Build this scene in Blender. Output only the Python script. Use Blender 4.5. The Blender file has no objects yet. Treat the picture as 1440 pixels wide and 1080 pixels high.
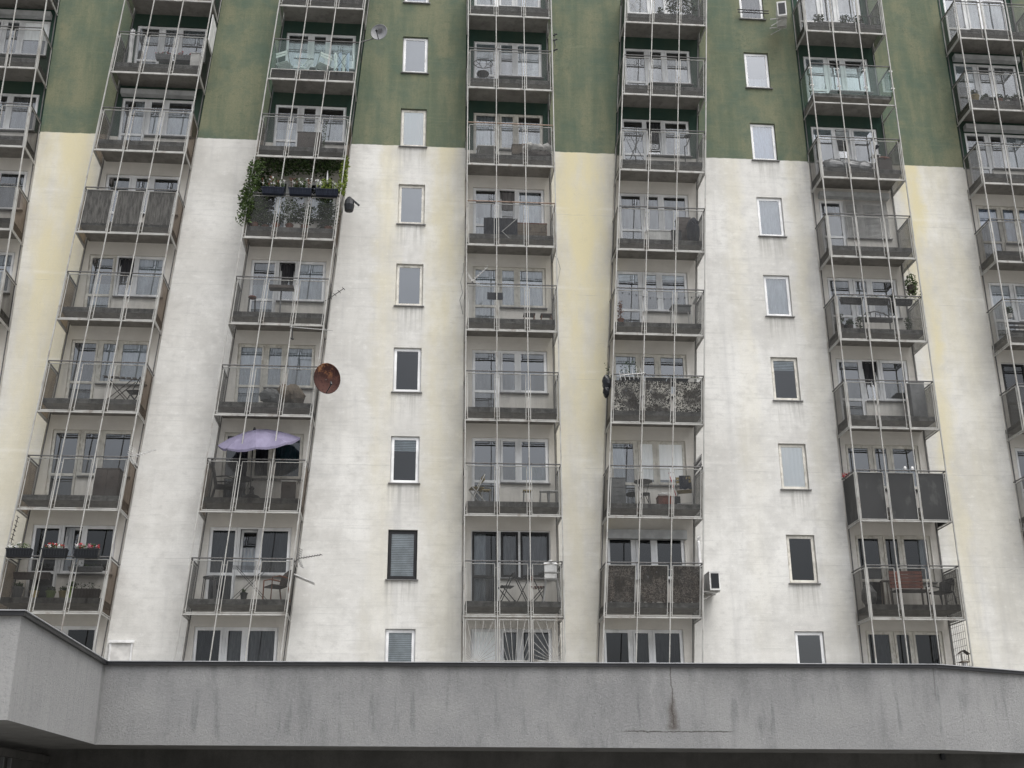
import bpy, math, random
from mathutils import Vector, Matrix
R = math.radians
C = bpy.context.scene.collection
sc = bpy.context.scene
H0 = 1.6                       # eye height above the ground
D = 32.684 ; P = 1.029         # facade plane, balcony projection
FL = 2.75                      # storey height
ZB = 21.593 + H0               # bottom bar of the balcony of row 0
BW = 2.69                      # balcony width
SH = 0.0691                    # lean of the staggered columns
COLS = {0: (-14.45, 0), 1: (-9.575, SH), 2: (-4.811, SH), 3: (1.395, 0), 4: (6.30, SH), 5: (12.525, 0), 6: (17.77, 0)}
ROWS = {0: range(-1, 4), 1: range(-1, 8), 2: range(-1, 8), 3: range(-1, 8), 4: range(-1, 8), 5: range(-1, 8), 6: range(-1, 6)}
GREENZ = 20.02 + H0

# ------------------------------------------------------------------ materials
MATS = {}
class NT:
    def __init__(s, name):
        s.m = bpy.data.materials.new(name); s.m.use_nodes = True; s.nt = s.m.node_tree
        s.nt.nodes.clear(); s.out = s.n('ShaderNodeOutputMaterial')
    def n(s, t, **kw):
        nd = s.nt.nodes.new(t)
        for k, v in kw.items():
            if k in nd.inputs: nd.inputs[k].default_value = v
            else: setattr(nd, k, v)
        return nd
    def l(s, a, b): s.nt.links.new(a, b)
    def setin(s, sock, v):
        if hasattr(v, 'is_output') or isinstance(v, bpy.types.NodeSocket): s.l(v, sock)
        else: sock.default_value = v
    def pos(s): return s.n('ShaderNodeNewGeometry').outputs['Position']
    def objc(s): return s.n('ShaderNodeTexCoord').outputs['Object']
    def sep(s, v):
        x = s.n('ShaderNodeSeparateXYZ'); s.l(v, x.inputs[0]); return x.outputs
    def scale(s, v, sx, sy, sz):
        m = s.n('ShaderNodeMapping'); s.l(v, m.inputs[0]); m.inputs['Scale'].default_value = (sx, sy, sz); return m.outputs[0]
    def noise(s, v, sc_, det=4, rough=.55, dist=0):
        x = s.n('ShaderNodeTexNoise'); s.l(v, x.inputs['Vector'])
        x.inputs['Scale'].default_value = sc_; x.inputs['Detail'].default_value = det
        x.inputs['Roughness'].default_value = rough; x.inputs['Distortion'].default_value = dist
        return x.outputs['Fac']
    def ramp(s, v, a, b, lo=0., hi=1.):
        x = s.n('ShaderNodeMapRange'); x.inputs[1].default_value = a; x.inputs[2].default_value = b
        x.inputs[3].default_value = lo; x.inputs[4].default_value = hi; x.clamp = True
        x.interpolation_type = 'SMOOTHSTEP'; s.l(v, x.inputs[0]); return x.outputs[0]
    def math(s, op, a, b=0., c=None):
        x = s.n('ShaderNodeMath'); x.operation = op
        s.setin(x.inputs[0], a); s.setin(x.inputs[1], b)
        if c is not None: s.setin(x.inputs[2], c)
        return x.outputs[0]
    def mix(s, f, a, b, mode='MIX'):
        x = s.n('ShaderNodeMix'); x.data_type = 'RGBA'; x.blend_type = mode
        s.setin(x.inputs[0], f)
        for i, v in ((6, a), (7, b)):
            if isinstance(v, tuple): x.inputs[i].default_value = (*v[:3], 1)
            else: s.l(v, x.inputs[i])
        return x.outputs[2]
    def bump(s, h, strength=.3, dist=.01):
        b = s.n('ShaderNodeBump'); b.inputs['Strength'].default_value = strength
        b.inputs['Distance'].default_value = dist; s.l(h, b.inputs['Height']); return b.outputs[0]
    def bsdf(s, col, rough=.8, metal=0., spec=.3, normal=None, alpha=None):
        b = s.n('ShaderNodeBsdfPrincipled')
        s.setin(b.inputs['Base Color'], (*col, 1) if isinstance(col, tuple) else col)
        s.setin(b.inputs['Roughness'], rough); b.inputs['Metallic'].default_value = metal
        b.inputs['Specular IOR Level'].default_value = spec
        if normal is not None: s.l(normal, b.inputs['Normal'])
        if alpha is not None: s.setin(b.inputs['Alpha'], alpha)
        return b.outputs[0]
    def done(s, sh): s.l(sh, s.out.inputs[0]); return s.m

def plaster_white(name='wall_plaster', back=False):
    t = NT(name); p = t.pos(); xyz = t.sep(p)
    big = t.noise(p, .28, 3); med = t.noise(p, 1.3, 5, .6)
    streak = t.noise(t.scale(p, 3.2, 3.2, .22), 1.0, 5, .6)
    hor = t.noise(t.scale(p, .5, .5, 11.), 1.3, 6, .7)
    fine = t.noise(p, 26, 4, .7)
    w = t.mix(t.ramp(big, .35, .68), (.60, .592, .565), (.73, .725, .70))
    w = t.mix(t.ramp(med, .40, .70, 0, .55), w, (.48, .472, .45))
    blot = t.noise(t.scale(p, 1, 1, 1.6), 4.2, 5, .68)
    w = t.mix(t.ramp(blot, .5, .72, 0, .42), w, (.46, .455, .44)); w = t.mix(t.ramp(blot, .26, .46, .45, 0), w, (.79, .79, .77))
    w = t.mix(t.ramp(streak, .5, .8, 0, .4), w, (.43, .43, .43))
    w = t.mix(t.ramp(streak, .2, .42, .3, 0), w, (.78, .78, .77))
    w = t.mix(t.ramp(hor, .5, .72, 0, .42), w, (.44, .44, .43))
    # warm staining that belongs to some strips: x bands, stronger towards the paint line
    yb = None
    for c, hw, amt in ((-10.8, .95, .95), (.85, .55, .75), (-.95, .35, .55), (5.05, 1.0, 1.1), (15.85, .38, 1.1), (16.9, .8, .45), (9.9, .3, .3), (12.0, .3, .3)):
        d = t.math('ABSOLUTE', t.math('SUBTRACT', t.math('ADD', xyz[0], t.math('MULTIPLY', t.math('SUBTRACT', med, .5), .9)), c))
        m = t.ramp(d, hw * .2, hw * 1.7, amt, 0)
        yb = m if yb is None else t.math('MAXIMUM', yb, m)
    up = t.ramp(xyz[2], 5, 20, .3, 1.)
    ym = t.math('MULTIPLY', t.math('MULTIPLY', yb, up), t.ramp(t.noise(t.scale(p, 1.4, 1.4, .35), 1., 5, .6), .28, .66, .25, 1.))
    ym = t.math('MINIMUM', ym, 1.)
    w = t.mix(ym, w, (.66, .60, .40))
    # grime under the storey joints and along lower wall
    zz = t.math('FRACT', t.math('DIVIDE', t.math('SUBTRACT', xyz[2], ZB + .55), FL))
    joint = t.math('MULTIPLY', t.ramp(t.math('ABSOLUTE', t.math('SUBTRACT', zz, .5)), .0, .035, 1, 0), t.ramp(t.noise(t.scale(p, 1, 1, 3), 1.2, 3), .4, .65))
    w = t.mix(t.math('MULTIPLY', joint, .28), w, (.82, .81, .78))
    crack = t.noise(t.scale(p, .7, .7, 1.8), 1.6, 7, .62, .6)
    cr = t.math('MULTIPLY', t.ramp(t.math('ABSOLUTE', t.math('SUBTRACT', crack, .5)), 0, .0022, 1, 0), t.ramp(t.noise(p, .55, 2), .56, .64))
    w = t.mix(t.math('MULTIPLY', cr, .55), w, (.2, .19, .18))
    w = t.mix(t.ramp(fine, .3, .75, 0, .16), w, (.4, .4, .39))
    for a, b in ((-.688, .132), (10.693, 11.528)):
        mxx = t.math('MULTIPLY', t.ramp(xyz[0], a - .12, a + .02), t.ramp(xyz[0], b + .12, b - .02))
        fz = t.math('FRACT', t.math('DIVIDE', t.math('SUBTRACT', 24.153 + H0 - 1.398 + FL * 4, xyz[2]), FL))
        dr = t.math('MULTIPLY', t.ramp(fz, .0, .42, 1, 0), t.ramp(t.noise(t.scale(p, 11, 11, .5), 1, 4, .6), .42, .68, 0, .6))
        w = t.mix(t.math('MULTIPLY', mxx, dr), w, (.33, .325, .30))
    zl = t.math('ABSOLUTE', t.math('SUBTRACT', t.math('FRACT', t.math('DIVIDE', t.math('SUBTRACT', t.math('ADD', xyz[2], t.math('MULTIPLY', t.noise(p, 2, 3), .05)), ZB + .33), FL)), .5))
    w = t.mix(t.math('MULTIPLY', t.ramp(zl, 0, .004, .5, 0), t.ramp(t.noise(p, 1.1, 3), .45, .6)), w, (.3, .3, .29))
    # green paint
    g = t.mix(t.ramp(t.noise(t.scale(p, 2.1, 2.1, .28), 1., 5, .62), .33, .68), (.128, .152, .106), (.205, .208, .138))
    g = t.mix(t.ramp(med, .3, .62, .75, 0), g, (.098, .138, .108)); g = t.mix(t.ramp(blot, .28, .48, .5, 0), g, (.108, .126, .085)); g = t.mix(t.ramp(hor, .52, .7, 0, .4), g, (.20, .21, .14))
    g = t.mix(t.ramp(streak, .56, .78, 0, .5), g, (.20, .215, .14))
    g = t.mix(t.ramp(t.noise(t.scale(p, .8, .8, 3), 1.7, 6, .65, .8), .66, .74, 0, .35), g, (.24, .26, .18))
    peel = t.noise(t.scale(p, 1, 1, 2.2), 2.3, 6, .6, .5)
    pk = t.math('MULTIPLY', t.ramp(t.math('ABSOLUTE', t.math('SUBTRACT', peel, .52)), 0, .006, 1, 0), t.ramp(t.noise(p, .5, 2), .58, .68))
    g = t.mix(t.math('MULTIPLY', pk, .8), g, (.02, .035, .03))
    g = t.mix(t.ramp(fine, .3, .75, 0, .3), g, (.05, .08, .05))
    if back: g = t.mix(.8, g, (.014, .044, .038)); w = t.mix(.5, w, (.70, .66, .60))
    edge = t.math('ADD', xyz[2], t.math('MULTIPLY', t.noise(p, 3, 3), .06))
    isg = t.ramp(edge, GREENZ + .02, GREENZ + .045)
    col = t.mix(isg, w, g)
    nrm = t.bump(t.math('ADD', t.noise(p, 38, 5, .7), t.math('MULTIPLY', hor, .6)), .35, .012)
    return t.done(t.bsdf(col, .9, spec=.12, normal=nrm))

def concrete(name, a, b, dark=(.07, .068, .065), sc_=3., streaks=.5, bump=.4, world=True):
    t = NT(name); p = t.pos() if world else t.objc()
    c = t.mix(t.ramp(t.noise(p, sc_, 6, .6), .3, .7), a, b)
    c = t.mix(t.ramp(t.noise(t.scale(p, 6, 6, .7), 1, 5, .6), .48, .75, 0, streaks), c, dark)
    c = t.mix(t.ramp(t.noise(p, 45, 4, .7), .35, .75, 0, .3), c, dark)
    return t.done(t.bsdf(c, .92, spec=.12, normal=t.bump(t.noise(p, 50, 5, .7), bump, .01)))

def paint(name, a, rough=.5, wear=None, amt=.35, sc_=9., metal=0., spec=.35, var=.25):
    t = NT(name); p = t.pos()
    d = tuple(x * (1 - var) for x in a)
    c = t.mix(t.ramp(t.noise(p, sc_ * .5, 4), .3, .7), d, a)
    if wear: c = t.mix(t.ramp(t.noise(t.scale(p, 1, 1, .5), sc_, 6, .65), .52, .66, 0, amt), c, wear)
    return t.done(t.bsdf(c, rough, metal=metal, spec=spec))

def window_glass(name='window_glass', refl=.17, tint=(.8, .86, .88)):
    t = NT(name); p = t.pos()
    tr = t.n('ShaderNodeBsdfTransparent'); tr.inputs[0].default_value = (*tint, 1)
    gl = t.n('ShaderNodeBsdfGlossy'); gl.inputs['Roughness'].default_value = .015; gl.inputs[0].default_value = (.93, .96, 1, 1)
    t.l(t.bump(t.noise(p, 1.1, 2), .10, .02), gl.inputs['Normal'])
    fr = t.n('ShaderNodeFresnel'); fr.inputs[0].default_value = 1.5
    f = t.math('ADD', fr.outputs[0], refl)
    m = t.n('ShaderNodeMixShader'); t.setin(m.inputs[0], f); t.l(tr.outputs[0], m.inputs[1]); t.l(gl.outputs[0], m.inputs[2])
    return t.done(m.outputs[0])

def panel_glass(name, tint=(.80, .805, .80), dirt=.10, dcol=(.18, .18, .175), mesh=False, refl=.0, gl_=.45):
    t = NT(name); p = t.pos(); xyz = t.sep(p)
    tr = t.n('ShaderNodeBsdfTransparent')
    st = t.noise(t.scale(p, 5, 5, .8), 1., 5, .6)
    t.l(t.mix(t.ramp(st, .35, .72), tint, tuple(x * .78 for x in tint)), tr.inputs[0])
    df = t.n('ShaderNodeBsdfDiffuse'); t.l(t.mix(t.ramp(st, .4, .7), dcol, tuple(x * 1.5 for x in dcol)), df.inputs[0])
    m1 = t.n('ShaderNodeMixShader'); t.setin(m1.inputs[0], t.ramp(t.noise(p, 2.3, 5), .25, .8, dirt * .6, dirt * 1.5))
    t.l(tr.outputs[0], m1.inputs[1]); t.l(df.outputs[0], m1.inputs[2])
    gl = t.n('ShaderNodeBsdfGlossy'); gl.inputs['Roughness'].default_value = .08
    fr = t.n('ShaderNodeFresnel'); fr.inputs[0].default_value = 1.45
    m2 = t.n('ShaderNodeMixShader'); t.setin(m2.inputs[0], t.math('MULTIPLY', t.math('ADD', fr.outputs[0], refl), gl_))
    t.l(m1.outputs[0], m2.inputs[1]); t.l(gl.outputs[0], m2.inputs[2])
    return t.done(m2.outputs[0])

def fabric(name, a, b=None, sc_=14., trans=0.):
    t = NT(name); p = t.pos(); b = b or tuple(x * .72 for x in a)
    c = t.mix(t.ramp(t.noise(t.scale(p, 1, 1, .15), sc_, 4, .6), .3, .7), b, a)
    s = t.bsdf(c, .95, spec=.05)
    if trans:
        tl = t.n('ShaderNodeBsdfTransparent'); m = t.n('ShaderNodeMixShader'); m.inputs[0].default_value = trans
        t.l(s, m.inputs[1]); t.l(tl.outputs[0], m.inputs[2]); s = m.outputs[0]
    return t.done(s)

def foliage(name, a, b):
    t = NT(name); p = t.pos()
    c = t.mix(t.ramp(t.noise(p, 9, 3), .35, .65), a, b)
    oi = t.n('ShaderNodeNewGeometry')
    c = t.mix(t.ramp(oi.outputs['Random Per Island'], 0, 1, 0, .5), c, tuple(x * 1.6 for x in b))
    return t.done(t.bsdf(c, .7, spec=.2))

def rust(name='rusty_metal'):
    t = NT(name); p = t.objc()
    n = t.noise(p, 4.5, 7, .7)
    z = t.sep(p)[2]
    c = t.mix(t.ramp(n, .3, .6), (.036, .018, .016), (.072, .034, .028))
    up = t.math('MULTIPLY', t.ramp(n, .46, .60), t.ramp(z, -.02, .28))
    c = t.mix(up, c, (.25, .115, .05))
    c = t.mix(t.math('MULTIPLY', t.ramp(n, .58, .7), t.ramp(z, .1, .35)), c, (.46, .40, .33))
    c = t.mix(t.ramp(t.noise(p, 16, 4), .52, .66, 0, .7), c, (.03, .012, .012))
    return t.done(t.bsdf(c, .85, spec=.2, normal=t.bump(n, .4, .01)))

def camo(name, hi=(.75, .72, .66), lo=(.03, .027, .023)):
    t = NT(name); p = t.pos()
    v = t.n('ShaderNodeTexVoronoi'); t.l(t.scale(p, 1, 1, 1), v.inputs['Vector']); v.inputs['Scale'].default_value = 17
    n = t.noise(p, 16, 3, .6, 1.6)
    c = t.mix(t.ramp(n, .505, .525), lo, hi)
    c = t.mix(t.ramp(t.noise(p, 1.7, 3), .46, .60, 0, .94), c, (.045, .038, .032))
    return t.done(t.bsdf(c, .9, spec=.05, alpha=t.ramp(t.noise(p, 11, 3), .36, .4, .75, 1.)))

def parapet_plaster():
    t = NT('parapet_plaster'); p = t.pos(); xyz = t.sep(p)
    c = t.mix(t.ramp(t.noise(p, 1.1, 4), .3, .7), (.245, .247, .25), (.30, .302, .302))
    c = t.mix(t.ramp(t.noise(t.scale(p, 4.5, 4.5, .9), 1, 5, .65), .50, .72, 0, .45), c, (.15, .153, .157))
    c = t.mix(t.ramp(t.noise(p, 1.7, 6, .65, .5), .5, .7, 0, .45), c, (.31, .31, .305))
    zt = t.ramp(xyz[2], 2.4, 2.75, 0, 1)
    c = t.mix(t.math('MULTIPLY', t.ramp(t.noise(t.scale(p, 3, 3, .5), 1.3, 5), .35, .7), t.ramp(xyz[2], 2.85, 3.42, 0, .5)), c, (.13, .132, .135))
    # drip marks on the lower half
    drip = t.math('MULTIPLY', t.ramp(t.noise(t.scale(p, 8, 8, 1.0), 1, 3), .55, .66, 0, .5), t.math('MULTIPLY', t.ramp(xyz[2], 2.5, 2.7), t.ramp(xyz[2], 3.2, 2.95)))
    c = t.mix(drip, c, (.15, .155, .16))
    # side return: strong thin rain streaks
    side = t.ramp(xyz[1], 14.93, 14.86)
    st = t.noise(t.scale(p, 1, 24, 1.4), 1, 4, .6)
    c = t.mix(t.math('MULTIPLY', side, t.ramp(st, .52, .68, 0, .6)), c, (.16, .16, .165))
    c = t.mix(t.math('MULTIPLY', side, .55), c, (.40, .40, .395))  # return painted lighter, as if lit from the right
    # damp stain and crack
    wob = t.math('MULTIPLY', t.math('SUBTRACT', t.noise(p, 5, 4), .5), .22)
    dx = t.math('ABSOLUTE', t.math('SUBTRACT', t.math('ADD', xyz[0], t.math('MULTIPLY', wob, .4)), 3.27))
    wid = t.ramp(xyz[2], 3.35, 2.55, .006, .12)
    stain = t.math('MULTIPLY', t.ramp(t.math('DIVIDE', dx, wid), .1, 1, 1, 0), t.math('MULTIPLY', t.ramp(xyz[2], 3.2, 2.85), t.ramp(xyz[2], 2.60, 2.66)))
    c = t.mix(t.math('MULTIPLY', stain, .75), c, (.085, .07, .06))
    line = t.math('MULTIPLY', t.ramp(dx, 0, .012, 1, 0), t.ramp(xyz[2], 2.62, 2.7))
    c = t.mix(t.math('MULTIPLY', line, .75), c, (.06, .05, .045))
    dx2 = t.math('ABSOLUTE', t.math('SUBTRACT', t.math('ADD', xyz[0], wob), 3.03))
    c = t.mix(t.math('MULTIPLY', t.ramp(dx2, .0, .04, .28, 0), t.ramp(xyz[2], 2.6, 2.9)), c, (.4, .4, .4))
    dz = t.math('ABSOLUTE', t.math('SUBTRACT', t.math('ADD', xyz[2], t.math('MULTIPLY', wob, .35)), 2.612))
    inx = t.math('MULTIPLY', t.ramp(xyz[0], 2.55, 2.75), t.ramp(xyz[0], 4.1, 3.9))
    c = t.mix(t.math('MULTIPLY', t.math('MULTIPLY', t.ramp(dz, 0, .012, 1, 0), inx), .95), c, (.05, .045, .04))
    dx3 = t.math('ABSOLUTE', t.math('SUBTRACT', t.math('ADD', xyz[0], t.math('MULTIPLY', wob, .2)), 6.68))
    c = t.mix(t.math('MULTIPLY', t.math('MULTIPLY', t.ramp(dx3, 0, .012, 1, 0), t.ramp(xyz[2], 2.9, 3.1)), .6), c, (.09, .09, .09))
    c = t.mix(t.ramp(t.noise(p, 26, 6, .8), .46, .72, 0, .42), c, (.38, .38, .38))
    c = t.mix(t.ramp(t.noise(p, 33, 6, .8), .5, .74, 0, .5), c, (.10, .10, .10))
    nrm = t.bump(t.noise(p, 34, 7, .85, .6), .9, .02)
    return t.done(t.bsdf(c, .93, spec=.1, normal=nrm))

M = dict(
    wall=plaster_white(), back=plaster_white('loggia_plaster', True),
    slab=concrete('slab_concrete', (.085, .083, .080), (.20, .197, .19), (.03, .029, .028), 5., .7),
    ceil=concrete('slab_underside', (.20, .19, .175), (.27, .26, .24), (.10, .095, .09), 2.5, .5, .2),
    steel=paint('pale_steel_paint', (.42, .418, .40), .5, (.17, .14, .115), .55, 5.),
    steeld=paint('dull_steel', (.12, .12, .12), .5, (.07, .05, .04), .6, 14.),
    steelr=paint('rust_streaked_rail', (.30, .22, .17), .6, (.12, .05, .03), .8, 12.),
    upvc=paint('white_window_plastic', (.90, .91, .92), .35, (.5, .5, .48), .3, 3.),
    oldwood=paint('old_cream_wood', (.72, .70, .64), .6, (.40, .37, .31), .7, 9.),
    blackf=paint('black_window_frame', (.02, .02, .022), .4),
    sill=paint('grey_tin_sill', (.17, .17, .17), .5, (.08, .07, .06), .5),
    glass=window_glass(), glassd=window_glass('clear_window_glass', .0, (1, 1, 1)), glassb=window_glass('blind_window_glass', .03, (.94, .96, .97)), glassl=window_glass('dim_window_glass', .05, (.72, .76, .78)),
    panel=panel_glass('wired_panel_glass'),
    sidepanel=panel_glass('side_panel_glass', (.55, .55, .54), .16, (.10, .10, .097), gl_=.12),
    sidedark=panel_glass('dark_side_glass', (.42, .415, .405), .24, (.065, .063, .06), gl_=.1),  # darker tint of the side glass
    panelclear=panel_glass('clear_panel_glass', (.80, .93, .90), .05, (.3, .42, .40), refl=.05),
    paneldark=panel_glass('dark_panel_glass', (.62, .615, .60), .18, (.09, .088, .085)),  # darker tint of the panel glass, also where the balcony interior is darker
    panelblack=paint('black_panel_board', (.028, .029, .030), .55, (.055, .056, .055), .8, 2.5),
    panelbrown=panel_glass('brown_panel_glass', (.46, .40, .35), .36, (.10, .078, .06), gl_=.15),
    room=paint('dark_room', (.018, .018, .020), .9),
    sheer=fabric('sheer_curtain', (.62, .64, .66), (.36, .38, .41), 16, .15),
    white=fabric('white_paper', (.95, .97, .97), (.90, .94, .95), 2.5),
    darkcurt=fabric('dark_curtain', (.07, .07, .075), (.03, .03, .035), 16),
    greycurt=fabric('grey_curtain', (.26, .25, .25), (.15, .145, .145), 16),
    teal=fabric('teal_curtain', (.03, .09, .10), (.012, .04, .05), 16),
    pattern=fabric('patterned_curtain', (.52, .58, .72), (.34, .38, .5), 30),
    blind=paint('white_blind_slats', (.80, .85, .87), .5),
    shutter=paint('grey_shutter_box', (.42, .43, .43), .5),
    parapet=parapet_plaster(),
    coping=paint('shaded_tin_coping', (.03, .031, .034), .45),
    copinglip=paint('pale_tin_lip', (.42, .43, .45), .4),
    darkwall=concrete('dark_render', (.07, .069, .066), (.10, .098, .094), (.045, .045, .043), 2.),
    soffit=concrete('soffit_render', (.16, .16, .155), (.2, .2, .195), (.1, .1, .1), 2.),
    asphalt=concrete('asphalt', (.05, .05, .051), (.065, .065, .065), (.03, .03, .03), 1.2, .2),
    paving=concrete('pale_paving', (.24, .235, .225), (.30, .295, .28), (.17, .165, .16), 1.2, .2),
    leaf=foliage('leaf_green', (.022, .042, .014), (.065, .10, .03)),
    leafd=foliage('leaf_dark', (.014, .028, .012), (.04, .065, .02)),
    leafy=foliage('leaf_yellow_green', (.09, .13, .02), (.17, .22, .04)),
    red=paint('red_petals', (.45, .03, .04), .7), pink=paint('pink_petals', (.5, .22, .28), .7),
    terracotta=paint('terracotta', (.22, .095, .06), .8, (.1, .05, .03), .4),
    blackp=paint('black_plastic', (.014, .016, .02), .4), greyp=paint('grey_plastic', (.16, .165, .17), .5),
    whitep=paint('white_plastic', (.70, .70, .69), .4), greenp=paint('green_plastic', (.18, .26, .08), .5),
    wood=paint('weathered_wood', (.16, .13, .10), .8, (.07, .055, .045), .6), redwood=paint('reddish_boards', (.19, .07, .05), .7, (.08, .035, .03), .5),
    darkm=paint('dark_metal', (.035, .035, .037), .45), palem=paint('pale_metal', (.5, .5, .5), .35, metal=.6),
    aluminium=paint('dull_aluminium', (.55, .56, .57), .4, metal=.5),
    greydish=paint('grey_dish', (.20, .205, .215), .5), rust=rust(), white2=paint('bright_white', (.82, .82, .82), .5),
    frost=paint('frost_reflection_grey', (.09, .098, .11), .6, (.17, .18, .19), .3, 2.5),
    lilac=fabric('lilac_cloth', (.215, .20, .28), (.165, .152, .22), 4), camo=camo('camouflage_net'), camob=camo('brown_leaf_net', (.19, .165, .145), (.055, .045, .038)),
    reed=fabric('grey_reed', (.25, .24, .225), (.09, .085, .08), 22), tan=fabric('tan_canvas', (.33, .27, .14)),
    brownbox=paint('dark_brown_board', (.065, .052, .046), .6), navy=fabric('navy_cloth', (.03, .035, .05)),
    lampw=paint('cream_wall_patch', (.68, .67, .65), .8),
)

# ------------------------------------------------------------------ mesh helpers
class MB:
    def __init__(s): s.v = []; s.f = []; s.mi = []; s.cur = 0
    def quad(s, pts):
        n = len(s.v); s.v += [tuple(p) for p in pts]; s.f.append(tuple(range(n, n + len(pts)))); s.mi.append(s.cur)
    def box(s, x0, x1, y0, y1, z0, z1):
        n = len(s.v)
        s.v += [(x0, y0, z0), (x1, y0, z0), (x1, y1, z0), (x0, y1, z0), (x0, y0, z1), (x1, y0, z1), (x1, y1, z1), (x0, y1, z1)]
        for q in ((0, 3, 2, 1), (4, 5, 6, 7), (0, 1, 5, 4), (1, 2, 6, 5), (2, 3, 7, 6), (3, 0, 4, 7)):
            s.f.append(tuple(n + i for i in q)); s.mi.append(s.cur)
        return s
    def tube(s, pts, r, n=6, cap=True):
        pts = [Vector(p) for p in pts]; rs = r if isinstance(r, (list, tuple)) else [r] * len(pts)
        rings = []
        for i, p in enumerate(pts):
            d = (pts[min(i + 1, len(pts) - 1)] - pts[max(i - 1, 0)])
            d = d.normalized() if d.length > 1e-9 else Vector((0, 0, 1))
            a = d.cross(Vector((0, 0, 1)));  a = a if a.length > .05 else d.cross(Vector((1, 0, 0)))
            a.normalize(); b = d.cross(a)
            base = len(s.v)
            for k in range(n):
                t = 2 * math.pi * (k + .5) / n
                s.v.append(tuple(p + (a * math.cos(t) + b * math.sin(t)) * rs[i]))
            rings.append(base)
        for i in range(len(rings) - 1):
            for k in range(n):
                s.f.append((rings[i] + k, rings[i] + (k + 1) % n, rings[i + 1] + (k + 1) % n, rings[i + 1] + k)); s.mi.append(s.cur)
        if cap:
            s.f.append(tuple(rings[0] + k for k in range(n))[::-1]); s.mi.append(s.cur)
            s.f.append(tuple(rings[-1] + k for k in range(n))); s.mi.append(s.cur)
        return s
    def bar(s, p, q, w): return s.tube([p, q], w * .707, 4)
    def lathe(s, prof, n=12, c=(0, 0, 0)):
        base = len(s.v)
        for r, z in prof:
            for k in range(n):
                t = 2 * math.pi * k / n; s.v.append((c[0] + r * math.cos(t), c[1] + r * math.sin(t), c[2] + z))
        for i in range(len(prof) - 1):
            for k in range(n):
                s.f.append((base + i * n + k, base + i * n + (k + 1) % n, base + (i + 1) * n + (k + 1) % n, base + (i + 1) * n + k)); s.mi.append(s.cur)
        return s
    def leaves(s, rnd, c, rad, n, size, fl=1.):
        for _ in range(n):
            while True:
                d = Vector((rnd.uniform(-1, 1), rnd.uniform(-1, 1), rnd.uniform(-1, 1)))
                if d.length < 1: break
            p = Vector((c[0] + d.x * rad[0], c[1] + d.y * rad[1], c[2] + d.z * rad[2]))
            a = Vector((rnd.gauss(0, 1), rnd.gauss(0, 1), rnd.gauss(0, .7))).normalized()
            b = a.cross(Vector((rnd.gauss(0, 1), rnd.gauss(0, 1), rnd.gauss(0, 1)))).normalized()
            L = size * rnd.uniform(.6, 1.4); W = L * .45
            s.quad([p - a * L * .5, p + b * W * .5, p + a * L * .5, p - b * W * .5])
        return s
    def shear(s, k):
        if k: s.v = [(x + k * z, y, z) for x, y, z in s.v]
        return s
    def mesh(s, name, mats):
        me = bpy.data.meshes.new(name); me.from_pydata(s.v, [], s.f)
        for m in (mats if isinstance(mats, (list, tuple)) else [mats]): me.materials.append(m)
        if max(s.mi or [0]) > 0: me.polygons.foreach_set('material_index', s.mi)
        me.update(); return me
    def build(s, name, mat, parent=None, loc=None, smooth=False):
        me = s.mesh(name, mat)
        if smooth: me.polygons.foreach_set('use_smooth', [True] * len(me.polygons))
        return put(name, me, parent, loc)
def put(name, me, parent=None, loc=None):
    o = bpy.data.objects.new(name, me); C.objects.link(o)
    if loc is not None: o.location = loc
    if parent is not None: o.parent = parent
    return o
def tag(o, label=None, cat=None, group=None, kind=None):
    if label: o['label'] = label
    if cat: o['category'] = cat
    if group: o['group'] = group
    if kind: o['kind'] = kind
    return o
def empty(name, loc, label, cat, group=None, rz=0):
    o = bpy.data.objects.new(name, None); C.objects.link(o); o.location = loc; o.rotation_euler.z = rz
    o.empty_display_size = .2
    return tag(o, label, cat, group)

# ------------------------------------------------------------------ world, sun, camera
sc.view_settings.view_transform = 'Standard'; sc.view_settings.look = 'None'; sc.view_settings.exposure = 0
W = bpy.data.worlds.new('World'); sc.world = W; W.use_nodes = True
nt = W.node_tree; nt.nodes.clear()
SUN_EL, SUN_AZ = R(64), R(146)
sky = nt.nodes.new('ShaderNodeTexSky'); sky.sky_type = 'NISHITA'; sky.sun_disc = False
sky.sun_elevation = SUN_EL; sky.sun_rotation = SUN_AZ; sky.air_density = 1.; sky.dust_density = 4.; sky.ozone_density = 1.
hs = nt.nodes.new('ShaderNodeHueSaturation'); hs.inputs['Saturation'].default_value = .22
nt.links.new(sky.outputs[0], hs.inputs['Color'])
tc = nt.nodes.new('ShaderNodeTexCoord'); ns = nt.nodes.new('ShaderNodeTexNoise'); ns.inputs['Scale'].default_value = 3.2; ns.inputs['Detail'].default_value = 5
nt.links.new(tc.outputs['Generated'], ns.inputs['Vector'])
mr = nt.nodes.new('ShaderNodeMapRange'); mr.inputs[1].default_value = .3; mr.inputs[2].default_value = .7; mr.inputs[3].default_value = 1.5; mr.inputs[4].default_value = 2.15
nt.links.new(ns.outputs['Fac'], mr.inputs[0])
sx = nt.nodes.new('ShaderNodeSeparateXYZ'); nt.links.new(tc.outputs['Generated'], sx.inputs[0])
er_ = nt.nodes.new('ShaderNodeMapRange'); er_.inputs[1].default_value = .10; er_.inputs[2].default_value = .62; er_.inputs[3].default_value = .34; er_.inputs[4].default_value = 1.12; er_.interpolation_type = 'SMOOTHSTEP'
nt.links.new(sx.outputs[2], er_.inputs[0])
ml = nt.nodes.new('ShaderNodeMath'); ml.operation = 'MULTIPLY'; nt.links.new(mr.outputs[0], ml.inputs[0]); nt.links.new(er_.outputs[0], ml.inputs[1])
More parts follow.
